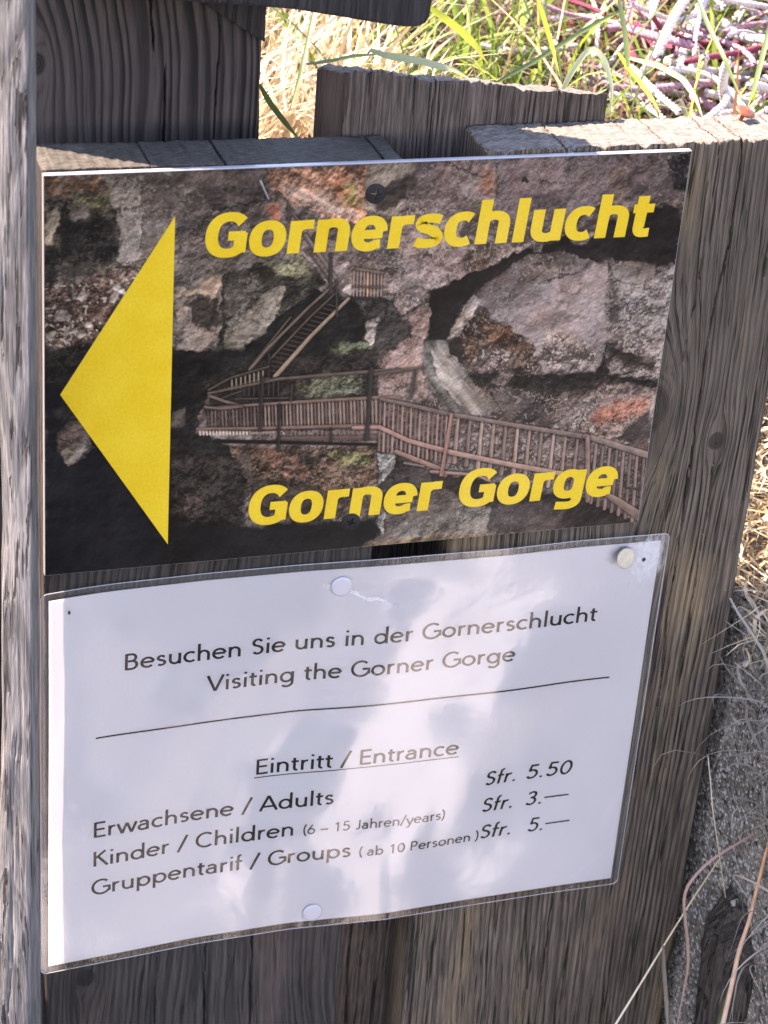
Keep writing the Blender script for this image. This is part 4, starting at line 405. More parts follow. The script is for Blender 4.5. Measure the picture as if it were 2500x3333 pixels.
def flat(name,polys,y,mat,parent):   # list of closed outlines -> thin raised ink film
    V=[];F=[]
    for pts in polys:
        b=len(V); V+=[(px,y,pz) for px,pz in pts]; F.append(list(range(b,b+len(pts))))
    return link(name,npmesh(name,V,F,smooth=False),mat,parent)
flat('arrow',[[(.0069,-.0985),(.0545,-.0200),(.0552,-.1765)][::-1]],-.00022,m_yel,sign)['label']='large yellow triangular arrow pointing left'

# ------------------------------------------------------------------ lettering: stroke skeletons drawn with a broad pen
def arc(cx,cy,rx,ry,a0,a1,n=None):
    n=n or max(4,int(abs(a1-a0)/9)); return [(cx+rx*math.cos(math.radians(a0+(a1-a0)*i/n)),cy+ry*math.sin(math.radians(a0+(a1-a0)*i/n))) for i in range(n+1)]
def sarc(cx,cy,rx,ry,a0,a1,e=.86):  # slightly squarer arc
    o=[]
    n=max(4,int(abs(a1-a0)/7))
    for i in range(n+1):
        t=math.radians(a0+(a1-a0)*i/n); c,s=math.cos(t),math.sin(t); o.append((cx+rx*math.copysign(abs(c)**e,c),cy+ry*math.copysign(abs(s)**e,s)))
    return o
# humanist light face (units: 1000 = em); cap 708, x 468, pen ~80
def AV():
    G={}; c=354; t=37
    G['B']=(600,[[(115,0),(115,708)],[(115,671),(300,671)]+arc(300,525,150,146,90,-90)+[(115,379)],[(115,379),(310,379)]+arc(320,208,168,171,90,-90)+[(115,37)]])
    G['E']=(540,[[(115,0),(115,708)],[(115,671),(490,671)],[(115,366),(465,366)],[(115,37),(505,37)]])
    G['V']=(640,[[(35,708),(318,0)],[(318,0),(605,708)]])
    G['A']=(700,[[(30,0),(345,708)],[(345,708),(665,0)],[(140,205),(555,205)]])
    G['K']=(630,[[(115,0),(115,708)],[(115,370),(510,708)],[(250,440),(600,0)]])
    G['P']=(580,[[(115,0),(115,708)],[(115,671),(310,671)]+arc(310,500,165,171,90,-90)+[(115,329)]])
    G['G']=(760,[arc(405,c,335,335,48,345)[:-1]+[(695,290)]] and [arc(405,c,330,333,47,338),[(708,0+110),(708,350)],[(460,340),(745,340)]])
    G['C']=(710,[arc(405,c,330,333,47,313)])
    G['S']=(530,[[(430,590)]+arc(265,520,150,150,40,180)+arc(270,510,155,120,180,255)[1:]+[(300,372)]+arc(275,198,165,162,75,-150,20)])
    G['J']=(430,[[(300,708),(300,190)]+arc(170,190,130,155,0,-130)])
    G['s']=(430,[[(345,385)]+arc(215,335,115,100,40,200)+[(170,262),(235,240)]+arc(215,135,128,101,65,-145,18)])
    G['o']=(600,[arc(300,234,218,202,0,360,44)])
    G['e']=(560,[[(66,248),(492,248)],arc(280,234,212,202,6,318,36)])
    G['c']=(480,[arc(280,234,212,202,48,312)])
    G['a']=(520,[[(95,375)]+arc(245,320,145,114,135,0)+[(390,310),(390,0)],[(390,278),(290,272)]+arc(225,150,160,118,75,270,24)+arc(240,175,150,143,270,350)])
    G['d']=(620,[arc(285,234,205,202,0,360,40),[(505,0),(505,756)]])
    G['b']=(620,[arc(330,234,205,202,0,360,40),[(112,0),(112,756)]])
    G['p']=(620,[arc(330,234,205,202,0,360,40),[(112,-210),(112,468)]])
    G['g']=(620,[arc(285,234,205,202,0,360,40),[(505,468),(505,-30)]+arc(300,-30,205,165,0,-145)])
    G['h']=(570,[[(110,0),(110,756)],[(110,240)]+arc(282,262,172,170,175,0)+[(454,0)]])
    G['n']=(570,[[(110,0),(110,468)],[(110,240)]+arc(282,262,172,170,175,0)+[(454,0)]])
    G['u']=(570,[[(110,468),(110,206)]+arc(282,206,172,170,180,355),[(454,0),(454,468)]])
    G['r']=(370,[[(110,0),(110,468)],[(110,230)]+arc(270,250,160,180,175,72)])
    G['i']=(240,[[(120,0),(120,468)],[(120,612),(120,704)]])
    G['l']=(240,[[(120,0),(120,756)]])
    G['t']=(340,[[(150,600),(150,130)]+arc(240,130,90,96,180,290),[(30,434),(310,434)]])
    G['f']=(310,[[(130,0),(130,600)]+arc(225,620,95,105,180,75),[(25,434),(285,434)]])
    G['w']=(770,[[(35,468),(210,0)],[(210,0),(385,468)],[(385,468),(560,0)],[(560,0),(735,468)]])
    G['y']=(500,[[(25,468),(255,0)],[(478,468),(210,-160)]+[(150,-205),(60,-195)]])
    G['/']=(380,[[(20,-60),(360,730)]])
    G['(']=(280,[[(240,760),(150,620),(105,450),(100,280),(135,90),(240,-110)]])
    G[')']=(280,[[(40,760),(130,620),(175,450),(180,280),(145,90),(40,-110)]])
    G['-']=(560,[[(30,262),(530,262)]]); G['_']=(1000,[[(0,300),(1000,300)]])
    G['.']=(260,[[(120,0),(120,96)]])
    G['0']=(590,[arc(295,c,205,317,0,360,44)]); G['1']=(590,[[(335,0),(335,708)],[(335,690),(170,550)]])
    G['5']=(590,[[(480,671),(180,671),(155,400)]+arc(280,235,205,198,125,-150,26)])
    G['3']=(590,[[(110,600)]+arc(285,530,150,141,140,-80)+[(240,388)],[(240,388)]+arc(285,208,185,171,88,-150,24)])
    G['6']=(590,[arc(295,220,205,183,0,360,40),[(370,700),(125,330)]])
    return G
# heavy face for the sign; cap 727, x 548
def VB():
    G={}
    G['G']=(811,[sarc(430,363,300,303,40,330,.9),[(660,60),(660,390)],[(430,345),(740,345)]])
    G['o']=(687,[sarc(343,274,222,226,0,360,.92)])
    G['r']=(497,[[(157,0),(157,548)],[(157,300)]+sarc(370,300,213,178,178,85)+[(480,478)]])
    G['n']=(712,[[(157,0),(157,548)],[(157,330)]+sarc(356,320,198,168,178,0)+[(554,0)]])
    G['h']=(712,[[(157,0),(157,760)],[(157,330)]+sarc(356,320,198,168,178,0)+[(554,0)]])
    G['u']=(712,[[(157,548),(157,230)]+sarc(356,228,198,168,180,358),[(554,0),(554,548)]])
    G['l']=(342,[[(171,0),(171,760)]])
    G['e']=(664,[[(110,262),(585,262)],sarc(333,274,222,226,5,305,.92)+[(560,95)]])
    G['c']=(588,[sarc(345,274,232,226,52,308,.92)])
    G['s']=(593,[[(505,455),(400,482),(300,490)]+arc(265,400,130,88,100,200,8)+[(190,330),(300,296),(400,262)]+arc(330,150,140,90,40,-80,10)+[(270,55),(160,64),(70,104)]])
    G['t']=(455,[[(190,705),(190,180)]+sarc(300,180,110,122,180,270)+[(420,64)],[(20,488),(435,488)]])
    G['g']=(699,[sarc(325,285,212,212,0,360,.92),[(542,548),(542,0)]+sarc(342,-15,200,128,0,-95)+[(120,-128)]])
    return G
def pen(swath,wv,wh):
    """outline strips of a pen whose width depends on direction (wv for upright strokes, wh for level ones)"""
    p=[swath[0]]
    for q in swath[1:]:
        if math.hypot(q[0]-p[-1][0],q[1]-p[-1][1])>3: p.append(q)
    if len(p)<2: return []
    n=len(p); closed=math.hypot(p[0][0]-p[-1][0],p[0][1]-p[-1][1])<8
    L=[];Rr=[]
    for i in range(n):
        if closed: a=p[i-1] if i>0 else p[-2]; b=p[i+1] if i<n-1 else p[1]
        else: a=p[max(0,i-1)]; b=p[min(n-1,i+1)]
        tx,ty=b[0]-a[0],b[1]-a[1]; l=math.hypot(tx,ty) or 1; tx/=l; ty/=l
        w=.5*math.sqrt((wv*ty)**2+(wh*tx)**2); k=1
        if 0<i<n-1:
            ax,ay=p[i][0]-p[i-1][0],p[i][1]-p[i-1][1]; bx,by=p[i+1][0]-p[i][0],p[i+1][1]-p[i][1]; la=math.hypot(ax,ay);lb=math.hypot(bx,by)
            cs=(ax*bx+ay*by)/(la*lb+1e-9); k=1/max(.5,math.sqrt(max(0,(1+cs)/2)))
        L.append((p[i][0]-ty*w*k,p[i][1]+tx*w*k)); Rr.append((p[i][0]+ty*w*k,p[i][1]-tx*w*k))
    return [(L[i],L[i+1],Rr[i+1],Rr[i]) for i in range(n-1)]
def strokes(text,G,wv,wh,track=0,shear=0,space=None):
    """quads in em/1000 with a small layer index per stroke; returns list of (quad,layer), total advance"""
    out=[];x=0
    for k,ch in enumerate(text):
        if ch==' ': x+=(space or 300)+track; continue
        adv,st=G[ch]
        for li,swath in enumerate(st):
            for q in pen(swath,wv,wh): out.append(([(a+x+b*shear,b) for a,b in q],li+(k%2)*3))
        x+=adv+track
    return out,x-track
def put_text(name,text,G,wv,wh,xs,xe,base,size,place,mat,parent,shear=0,space=None,label=None,extra=()):
    """text from xs to xe (mm) on the baseline, size mm per em"""
    q0,adv=strokes(text,G,wv,wh,0,shear,space)
    mn=min(p[0] for q,_ in q0 for p in q); mx=max(p[0] for q,_ in q0 for p in q); sx=(xe-xs)/(mx-mn); V=[];F=[]
    for q,l in q0:
        b=len(V); V+=[place(xs+(px-mn)*sx,base+py*size/1000.,l) for px,py in q]; F.append([b,b+1,b+2,b+3])
    for rect,l in extra:
        b=len(V); V+=[place(a,c,l) for a,c in rect]; F.append(list(range(b,b+len(rect))))
    o=link(name,npmesh(name,V,F,smooth=False),mat,parent)
    if label:o['label']=label
    return o
sp_=lambda x,z,l:(x/1000.,-.00024-l*.000012,z/1000.)
put_text('lettering','Gornerschlucht',VB(),228,152,67.6,270.9,-39.2,26.9,sp_,m_yel,sign,shear=.095,label='yellow bold italic word Gornerschlucht')
put_text('lettering','Gorner Gorge',VB(),228,152,91.8,271.2,-170.5,26.9,sp_,m_yel,sign,shear=.095,space=342,label='yellow bold italic words Gorner Gorge')
m_screw=simple('black_screw_paint',(.016,.015,.015),.6,.2,.3,900,.0001)
def screw(cx,cz,rot,lab):
    n=96;rings=[(0,.0),(.0006,.0),(.0012,.0),(.0016,.0),(.0020,.0),(.0024,0),(.0029,0),(.0034,0),(.0040,.0),(.0043,.0),(.0045,.0)]
    rings=[r*.0001*45 for r in np.linspace(0,1,26)]; V=[];nr=len(rings)
    for r in rings:
        for i in range(n):
            a=2*math.pi*i/n; u,v=r*math.cos(a),r*math.sin(a); c,s=math.cos(rot),math.sin(rot); uu,vv=u*c-v*s,u*s+v*c
            d=min(abs(uu),abs(vv)); inn=max(abs(uu),abs(vv)); dep=.0016 if (d<.00038+.00012*(1-inn/.0023) and inn<.0023) else 0
            h=.0007*(1-(r/.0045)**2)+.0003-dep; V.append((cx+u,-.0002-h,cz+v))
    for i in range(n):
        a=2*math.pi*i/n; V.append((cx+.0046*math.cos(a),0.0004,cz+.0046*math.sin(a)))
    F=gridfaces(nr+1,n,True)[:,::-1]; o=link('screw',npmesh('screw',V,F,smooth=False),m_screw,sign); o['label']=lab
screw(.1407,-.0138,.15,'black cross head screw near the top edge of the sign'); screw(.1403,-.1732,.35,'black cross head screw over the lower lettering')

# ------------------------------------------------------------------ laminated price sheet
TP=np.array(TOP)/1000; BP=np.array(BOT)/1000
def rs(L):
    s=np.r_[0,np.cumsum(np.linalg.norm(np.diff(L,axis=0),axis=1))]; s/=s[-1]; q=np.linspace(-.05,1.05,221)
    o=np.zeros((221,3))
    for i in range(3):
        v=np.interp(q,s,L[:,i]); g0=(L[1,i]-L[0,i])/(s[1]-s[0]); g1=(L[-1,i]-L[-2,i])/(s[-1]-s[-2])
        v=np.where(q<0,L[0,i]+g0*q*1,v); v=np.where(q>1,L[-1,i]+g1*(q-1),v)
        kx=np.hanning(15); kx/=kx.sum(); vp=np.r_[v[0]-(v[1]-v[0])*np.arange(7,0,-1),v,v[-1]+(v[-1]-v[-2])*np.arange(1,8)]; o[:,i]=np.convolve(vp,kx,'valid')
    return q,o
_q,_t=rs(TP); _q,_b=rs(BP)
def sheet(U,Vv,off=0.):
    """paper millimetres (0..297, 0..210 down) -> point on the curved sheet"""
    u=np.asarray(U,float)/297.; v=np.asarray(Vv,float)/210.
    P=np.stack([(1-v)*np.interp(u,_q,_t[:,i])+v*np.interp(u,_q,_b[:,i]) for i in range(3)],-1)
    P[...,1]+=-off-.0006*np.sin(u*9+v*4.)*np.sin(v*3.14)*.6-.0004*np.sin(u*23+v*7)*np.sin(v*3.14)
    P[...,1]=np.minimum(P[...,1],.0031-off)
    return P
notice=tag(empty('price_notice',(.15,.002,-.408)),'laminated white price sheet pinned below the sign, black text in German and English','notice')
m_paper,p=newmat('white_paper',.6,.3); x,y,z,ov=objxyz(); n=enoise(ov,900,3); n2=enoise(ov,25,2)
cp=emix(ess(.3,.7,n*.4+n2*.6),(.79,.77,.82),(.83,.81,.85)); dots=ess(.80,.83,enoise(evec(x*330,0.,z*330),1,1))
cp=emix(dots*.35,cp,(.45,.4,.42)); E.nt.links.new(cp,p.inputs['Base Color'])
tr=E.nt.nodes.new('ShaderNodeBsdfTranslucent'); tr.inputs[0].default_value=(.8,.79,.82,1); mx=E.nt.nodes.new('ShaderNodeMixShader'); mx.inputs[0].default_value=.16
E.nt.links.new(p.outputs[0],mx.inputs[1]); E.nt.links.new(tr.outputs[0],mx.inputs[2]); E.nt.links.new(mx.outputs[0],E.nt.nodes['Material Output'].inputs[0])
gu,gv=np.meshgrid(np.linspace(0,297,240),np.linspace(0,210,120),indexing='ij')
link('paper',npmesh('paper',sheet(gu,gv).reshape(-1,3),gridfaces(240,120)),m_paper,notice)
# film: rounded rectangle with a margin, clear and glossy
m_film,p=newmat('laminate_film',.16,.5); x,y,z,ov=objxyz()
nt_=E.nt; nt_.nodes.remove(p); out=nt_.nodes['Material Output']
gl=nt_.nodes.new('ShaderNodeBsdfGlossy'); tp=nt_.nodes.new('ShaderNodeBsdfTransparent'); df=nt_.nodes.new('ShaderNodeBsdfDiffuse'); fr=nt_.nodes.new('ShaderNodeFresnel'); fr.inputs[0].default_value=1.58
crk=enoise(evec(x*260,0.,z*200),1,4,.7); rgn=ess(.5,.62,enoise(evec(x*9+3,0.,z*9+1),1,2))
gl.inputs['Roughness'].default_value=.085
bn=nt_.nodes.new('ShaderNodeBump'); bn.inputs['Strength'].default_value=1; bn.inputs['Distance'].default_value=.00045
hh=enoise(evec(x*45,0.,z*38),1,3,.6)*.28+crk*rgn*.9+enoise(evec(x*12,0.,z*8),1,2)*.45; nt_.links.new(hh.k,bn.inputs['Height']); nt_.links.new(bn.outputs[0],gl.inputs['Normal']); nt_.links.new(bn.outputs[0],fr.inputs['Normal'])
df.inputs[0].default_value=(.85,.85,.88,1)
# tape residue: ragged whitish patch at the upper right corner, streak right of the middle tack
rx=x-.292; rz=z+.207; ragn=(enoise(evec(x*300,0.,z*120),1,3)-.5)*.022
res=ess(.012,.004,esqrt(rx*rx+rz*rz*.55)+ragn)*.30
sk=ess(.0016,.0003,eabs(z+.2085+(x-.13)*.35+(enoise(evec(x*90,0.,z*40),1,3)-.5)*.012)+ (enoise(evec(x*400,0.,z*400),1,2)-.5)*.002)*ess(.128,.135,x)*ess(.17,.16,x)*.30
ml=ess(.0015,.004,-0.+emax(-1.*x,x-.2985)+.0025)*0.
hz=.004+res+sk+ess(.003,-.001,x)*.10+ess(-.2005,-.1975,z)*.05+ess(.297,.300,x)*.03
mxa=nt_.nodes.new('ShaderNodeMixShader'); nt_.links.new(hz.k,mxa.inputs[0]); nt_.links.new(tp.outputs[0],mxa.inputs[1]); nt_.links.new(df.outputs[0],mxa.inputs[2])
mxb=nt_.nodes.new('ShaderNodeMixShader'); ff=emin(E(fr.outputs[0])*1.65,1.); nt_.links.new(ff.k,mxb.inputs[0]); nt_.links.new(mxa.outputs[0],mxb.inputs[1]); nt_.links.new(gl.outputs[0],mxb.inputs[2]); nt_.links.new(mxb.outputs[0],out.inputs[0])
def film():
    m=3.9; r=3.0; nu,nv=260,150; uu=np.linspace(-m,297+m,nu); vv=np.linspace(-m,210+m,nv); U,V_=np.meshgrid(uu,vv,indexing='ij')
    # squeeze border rows into rounded corners
    cx=np.clip(U,-m+r,297+m-r); cy=np.clip(V_,-m+r,210+m-r); dx=U-cx; dy=V_-cy; mxn=np.maximum(abs(dx),abs(dy)); h=np.hypot(dx,dy); s=np.where(h>0,mxn/np.maximum(h,1e-9),1); U=cx+dx*s; V_=cy+dy*s
    P=sheet(U,V_,.00030)
    return npmesh('laminate',P.reshape(-1,3),gridfaces(nu,nv))
link('laminate',film(),m_film,notice)['label']='clear glossy laminate reaching past the paper on all sides'
# raised welded rim of the laminate: thin bright bead
def tubepath(P,r,n=6):
    P=np.asarray(P,float); T=np.gradient(P,axis=0); T/=np.linalg.norm(T,axis=1)[:,None]+1e-12; up=np.array([.3,-.9,.2]); N=np.cross(T,up); N/=np.linalg.norm(N,axis=1)[:,None]+1e-12; B_=np.cross(T,N)
    r=np.broadcast_to(r,(len(P),)); a=np.linspace(0,2*math.pi,n,endpoint=False)
    V=P[:,None,:]+r[:,None,None]*(N[:,None,:]*np.cos(a)[None,:,None]+B_[:,None,:]*np.sin(a)[None,:,None])
    return V.reshape(-1,3),gridfaces(len(P),n,True)
m_rim,p=newmat('laminate_rim',.2,.5); p.inputs['Base Color'].default_value=(.55,.56,.58,1); p.inputs['Alpha'].default_value=.45
m=3.9;r=3.0;pp=[]
for cx,cy,a0 in ((297+m-r,210+m-r,0),(-m+r,210+m-r,90),(-m+r,-m+r,180),(297+m-r,-m+r,270)):
    pp+= [(cx+r*math.cos(math.radians(a0+i*15)),cy+r*math.sin(math.radians(a0+i*15))) for i in range(7)]
pp.append(pp[0]); q=[]
for i in range(len(pp)-1):
    n=max(1,int(math.hypot(pp[i+1][0]-pp[i][0],pp[i+1][1]-pp[i][1])/3)); q+=[(pp[i][0]+(pp[i+1][0]-pp[i][0])*k/n,pp[i][1]+(pp[i+1][1]-pp[i][1])*k/n) for k in range(n)]
q.append(q[0]); q=np.array(q); V,F=tubepath(sheet(q[:,0],q[:,1],.0003),.00022,6); link('laminate_rim',npmesh('laminate_rim',V,F),m_rim,notice)
# text
m_ink,p=newmat('black_ink',.5,.3); p.inputs['Base Color'].default_value=(.010,.010,.012,1)
def pp_(x,zz,l):
    P=sheet(x,zz,.00010+l*.000012); return tuple(P)
PT=lambda x,base_up,l:None
def ptext(text,xs,xe,base,size,wv=108,wh=92,shear=0,label=None,space=290,extra=()):
    pl_=lambda x,y,l:pp_(x,base-(y-base),l)
    return put_text('lettering',text,AV(),wv,wh,xs,xe,base,size,pl_,m_ink,notice,shear=shear,space=space,label=label,extra=extra)
ptext('Besuchen Sie uns in der Gornerschlucht',35.5,268.4,43.4,12.5,label='black line Besuchen Sie uns in der Gornerschlucht')
ptext('Visiting the Gorner Gorge',74.6,228.0,61.3,12.5,label='black line Visiting the Gorner Gorge')
ptext('Eintritt / Entrance',101.2,203.8,113.8,12.6,label='black underlined heading Eintritt / Entrance')
ptext('Erwachsene / Adults',21.9,141.2,136.3,12.6,label='black line Erwachsene / Adults')
ptext('Kinder / Children',21.9,121.6,153.6,12.6,label='black line Kinder / Children')
ptext('(6 - 15 Jahren/years)',126.7,200.0,153.9,8.3,label='small black note in brackets on ages 6 to 15')
ptext('Gruppentarif / Groups',21.0,152.2,170.8,12.6,label='black line Gruppentarif / Groups')
ptext('( ab 10 Personen )',156.6,219.6,171.2,8.3,label='small black note in brackets on ten persons')
for s,x0,x1,b,d in (('Sfr.',219.9,236.0,136.4,0),('5.50',241.9,266.6,136.6,0),('Sfr.',219.9,236.0,153.5,0),('3.',243.3,251.8,153.6,150.3),('Sfr.',220.6,236.8,170.8,0),('5.',246.2,254.2,170.9,167.4)):
    ex=()
    o=ptext(s,x0,x1,b,12.2,shear=.17,label='black price text '+s)
    if d:
        P=[pp_(a,c,7) for a,c in ((x1+1.4,d),(x1+14.6,d-.1),(x1+14.6,d-.95),(x1+1.4,d-.85))]
        link('price_dash',npmesh('price_dash',P,[[0,1,2,3]],smooth=False),m_ink,notice)
def rule(name,x0,x1,z,w,lab):
    n=80; xs=np.linspace(x0,x1,n); U=np.stack([xs,xs],1); Vv=np.stack([np.full(n,z-w/2),np.full(n,z+w/2)],1); o=link(name,npmesh(name,sheet(U,Vv,.00009).reshape(-1,3),gridfaces(n,2)),m_ink,notice); o['label']=lab
rule('printed_line',22.3,280.1,78.8,.95,'long thin black rule across the sheet'); rule('printed_line',100.3,204.0,115.6,.55,'thin black underline below the heading')
# pin hole marks
m_hole=simple('torn_hole',(.05,.02,.02),.8,.2,.3)
for hx,hz,r in ((9.2,7.6,.8),(289.1,9.9,1.0)):
    pts=[pp_(hx+r*math.cos(a)*(.6+.5*random.random()),hz+r*1.5*math.sin(a)*(.6+.5*random.random()),32) for a in np.linspace(0,2*math.pi,11)[:-1]]
    link('pin_hole',npmesh('pin_hole',pts,[list(range(10))],smooth=False),m_hole,notice)
# dent ring round the right hole
q=np.array([(289.1+4.2*math.cos(a),9.9+4.2*math.sin(a)) for a in np.linspace(0,2*math.pi,40)]); V,F=tubepath(sheet(q[:,0],q[:,1],.0003),.00012,6); link('dent_ring',npmesh('dent_ring',V,F),m_rim,notice)

# drawing pins
m_pin,p=newmat('white_plastic',.3,.5); p.inputs['Base Color'].default_value=(.40,.385,.41,1)
m_pinc=simple('aged_cream_plastic',(.42,.36,.27),.4,.5,.15,400)
def lathe(prof,n=40):
    V=[];
    for r,h in prof:
        for i in range(n): a=2*math.pi*i/n; V.append((r*math.cos(a),-h,r*math.sin(a)))
    return np.array(V),gridfaces(len(prof),n,True)
def pin(loc,tilt,mat,lab,lift=0):
    V,F=lathe([(0,.0016),(.0012,.00165),(.0034,.0015),(.0044,.00135),(.0050,.0010),(.0052,.0005),(.0051,.0001),(.0046,-.0001),(.0009,-.0001),(.0008,-.010),(0,-.011)])
    c=np.hypot(V[:,0],V[:,2]); V[:,1]+=np.where((c<.0036)&(V[:,1]<-.0008),.00022,0)
    o=link('drawing_pin',npmesh('drawing_pin',V,F),mat); o.location=loc; o.rotation_euler=tilt; tag(o,lab,'drawing pin','drawing pins holding the price sheet')
_s=lambda a,b:sheet(a,b,.0004)
c1=_s(137.0,9.2); pin(tuple(c1),(0,0,0),m_pin,'flat white drawing pin in the middle of the sheet\'s upper edge')
c3=_s(134.4,204.1); pin(tuple(c3),(0,0,0),m_pin,'flat white drawing pin in the middle of the sheet\'s lower edge')
c2=_s(277.3,4.9); pin((c2[0],c2[1]-.0036,c2[2]-.001),(math.radians(-16),0,math.radians(16)),m_pinc,'raised cream drawing pin tilted at the sheet\'s upper right corner')
# copper nail on the board top
m_cop=simple('coppery_nail',(.22,.065,.03),.55,.5,.35,500,.0002,metal=.2)
V,F=lathe([(0,.0017),(.0015,.0016),(.0032,.0013),(.0044,.0008),(.0048,.0003),(.0046,0),(.0010,-.0002),(.0009,-.006),(0,-.0068)])
nl=link('nail',npmesh('nail',V,F),m_cop); nl.location=(.3225,.0275,.0068); nl.rotation_euler=(math.radians(-72),math.radians(14),0); tag(nl,'coppery round nail head standing out of the sunlit board top at the right','nail')

# ------------------------------------------------------------------ ground
def gz(X,Y):
    hi=np.interp(Y,[-8,-1.2,-.55,-.4,-.2,-.12,-.06,0,.05,.10,.14,.2,.35,.6,1.5,8],[-.96,-.95,-.93,-.86,-.62,-.45,-.34,-.265,-.235,-.19,-.14,-.10,-.085,-.05,.02,.6])
    lo=np.interp(Y,[-8,-1,-.3,.03,.085,.10,.14,.2,.35,.6,1.5,8],[-.96,-.955,-.95,-.94,-.90,-.20,-.15,-.10,-.085,-.05,.02,.6])
    t=sstep(.3465,.3535,X); z=lo*(1-t)+hi*t
    return z
def ground():
    xs=np.r_[-60,-25,-10,np.arange(-5,-.3,.35),np.arange(-.3,.9,.008),np.arange(.9,6,.35),10,25,60]; ys=np.r_[-60,-25,-8,np.arange(-4,-.7,.2),np.arange(-.7,1.,.008),np.arange(1.,6,.4),10,25,60]
    X,Y=np.meshgrid(xs,ys,indexing='ij'); Z=gz(X,Y)+(fbm(X,Y,22,4,3)-.5)*.022+(fbm(X,Y,120,2,6)-.5)*.004
    Z=np.where(Y>8,.6+(Y-8)*.1,Z)
    return npmesh('ground',np.stack([X,Y,Z],-1).reshape(-1,3),gridfaces(len(xs),len(ys)))
m_gr,p=newmat('gravelly_soil',.95,.1); x,y,z,ov=objxyz()
v=evoro(ov,260); v2=evoro(ov,700); n=enoise(ov,30,4); n3=enoise(ov,400,3)
cg=emix(ess(.3,.7,n),A(104,96,86),A(138,128,114)); cg=emix(ess(.55,.9,E(v.outputs['Distance'])),cg,A(60,55,48)); 
cr_=E.nt.nodes.new('ShaderNodeSeparateColor'); E.nt.links.new(v2.outputs['Color'],cr_.inputs[0]); cg=emul(cg,.6+E(cr_.outputs[0])*.8); cg=emix(ess(.80,.9,E(cr_.outputs[1]))*.8,cg,A(190,186,178))
cg=emul(cg,.60+0.*y); cg=emix(ess(.06,.12,y),cg,(.075,.055,.04)); cg=emix(ess(-.22,-.34,y),cg,(.018,.016,.013)); E.nt.links.new(cg,p.inputs['Base Color']); bump(p,(1-E(v.outputs['Distance']))*.8+(1-E(v2.outputs['Distance']))*.3+n3*.3,1,.003)  # unseen front ground coloured near black as if shaded, dimming reflections
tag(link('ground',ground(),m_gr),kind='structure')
def pebbles():
    base=np.array([(1,0,0),(-1,0,0),(0,1,0),(0,-1,0),(0,0,1),(0,0,-1)],float); ed=[(0,2,4),(2,1,4),(1,3,4),(3,0,4),(2,0,5),(1,2,5),(3,1,5),(0,3,5)]
    VV=list(base); FF=[]
    mid={}
    def md(a,b):
        k_=(min(a,b),max(a,b))
        if k_ not in mid: v=VV[a]+VV[b]; VV.append(v/np.linalg.norm(v)); mid[k_]=len(VV)-1
        return mid[k_]
    for a,b,c in ed: x_,y_,z_=md(a,b),md(b,c),md(c,a); FF+=[(a,x_,z_),(x_,b,y_),(z_,y_,c),(x_,y_,z_)]
    VV=np.array(VV); FF=np.array(FF); n=3600; V=[];F=[]
    X=.3475+.26*rng.rand(n)**1.3; Y=-.30+.42*rng.rand(n); Zg=gz(X,Y); R_=.0008+.0017*rng.rand(n)**3
    sc=R_[:,None,None]*(.7+.6*rng.rand(n,1,3)); j=1+.28*rng.randn(n,len(VV),1)*.6; P=VV[None]*sc*j+np.stack([X,Y,Zg],1)[:,None,:]
    Fa=(FF[None]+(np.arange(n)*len(VV))[:,None,None]).reshape(-1,3); c=np.repeat(rng.rand(n,1,3),len(VV),1)
    return npmesh('gravel',P.reshape(-1,3),Fa,smooth=False,col=c.reshape(-1,3))
m_peb,p=newmat('small_stones',.85,.2); at=E.nt.nodes.new('ShaderNodeAttribute'); at.attribute_name='Col'; sc=E.nt.nodes.new('ShaderNodeSeparateColor'); E.nt.links.new(at.outputs['Color'],sc.inputs[0])
E.nt.links.new(emul(emix(E(sc.outputs[0]),(.13,.118,.10),(.24,.22,.19)),.4+E(sc.outputs[1])*1.1),p.inputs['Base Color'])
tag(link('gravel',pebbles(),m_peb),'small stones on the bank right of the board','gravel',kind='stuff')
# unseen pale strips added to light the fronts and put glare on the laminate
m_glare,p=newmat('pale_glare_strip',.9,.1); x,y,z,ov=objxyz(); n=enoise(ov,9,4); E.nt.links.new(emix(ess(.3,.7,n),(.60,.58,.55),(.78,.76,.72)),p.inputs['Base Color'])
def swath(R,L,sd):
    y0,y1=max(R[0][1],L[0][1]),min(R[-1][1],L[-1][1]); ys=np.linspace(y1,y0,160); f=lambda T:np.interp(-ys,[-p[1] for p in T],[p[0] for p in T])
    xr=f(R)+.006*np.sin(ys*83+sd)+.004*np.sin(ys*191+sd); xl=f(L)+.012*np.sin(ys*47+sd)
    X=np.stack([xl,xr],1); Y=np.repeat(ys[:,None],2,1); Z=gz(X*0,Y)+.018+0*X
    return npmesh('swath',np.stack([X,Y,Z],-1).reshape(-1,3),gridfaces(160,2)[:,::-1])
tag(link('swath',swath([(.36,-.56),(.395,-.607),(.431,-.625),(.492,-.657),(.534,-.737),(.567,-.879),(.586,-1.036),(.638,-1.108),(.682,-1.162),(.73,-1.19),(1.2,-2.2)],[(.29,-.56),(.31,-.607),(.33,-.70),(.40,-.84),(.43,-.94),(.50,-1.05),(.60,-1.15),(.66,-1.25),(1.0,-2.2)],0),m_glare),kind='structure')
tag(link('swath',swath([(.262,-.52),(.268,-.62),(.272,-.70),(.24,-.77)],[(.215,-.52),(.205,-.62),(.215,-.70),(.225,-.77)],2),m_glare),kind='structure')

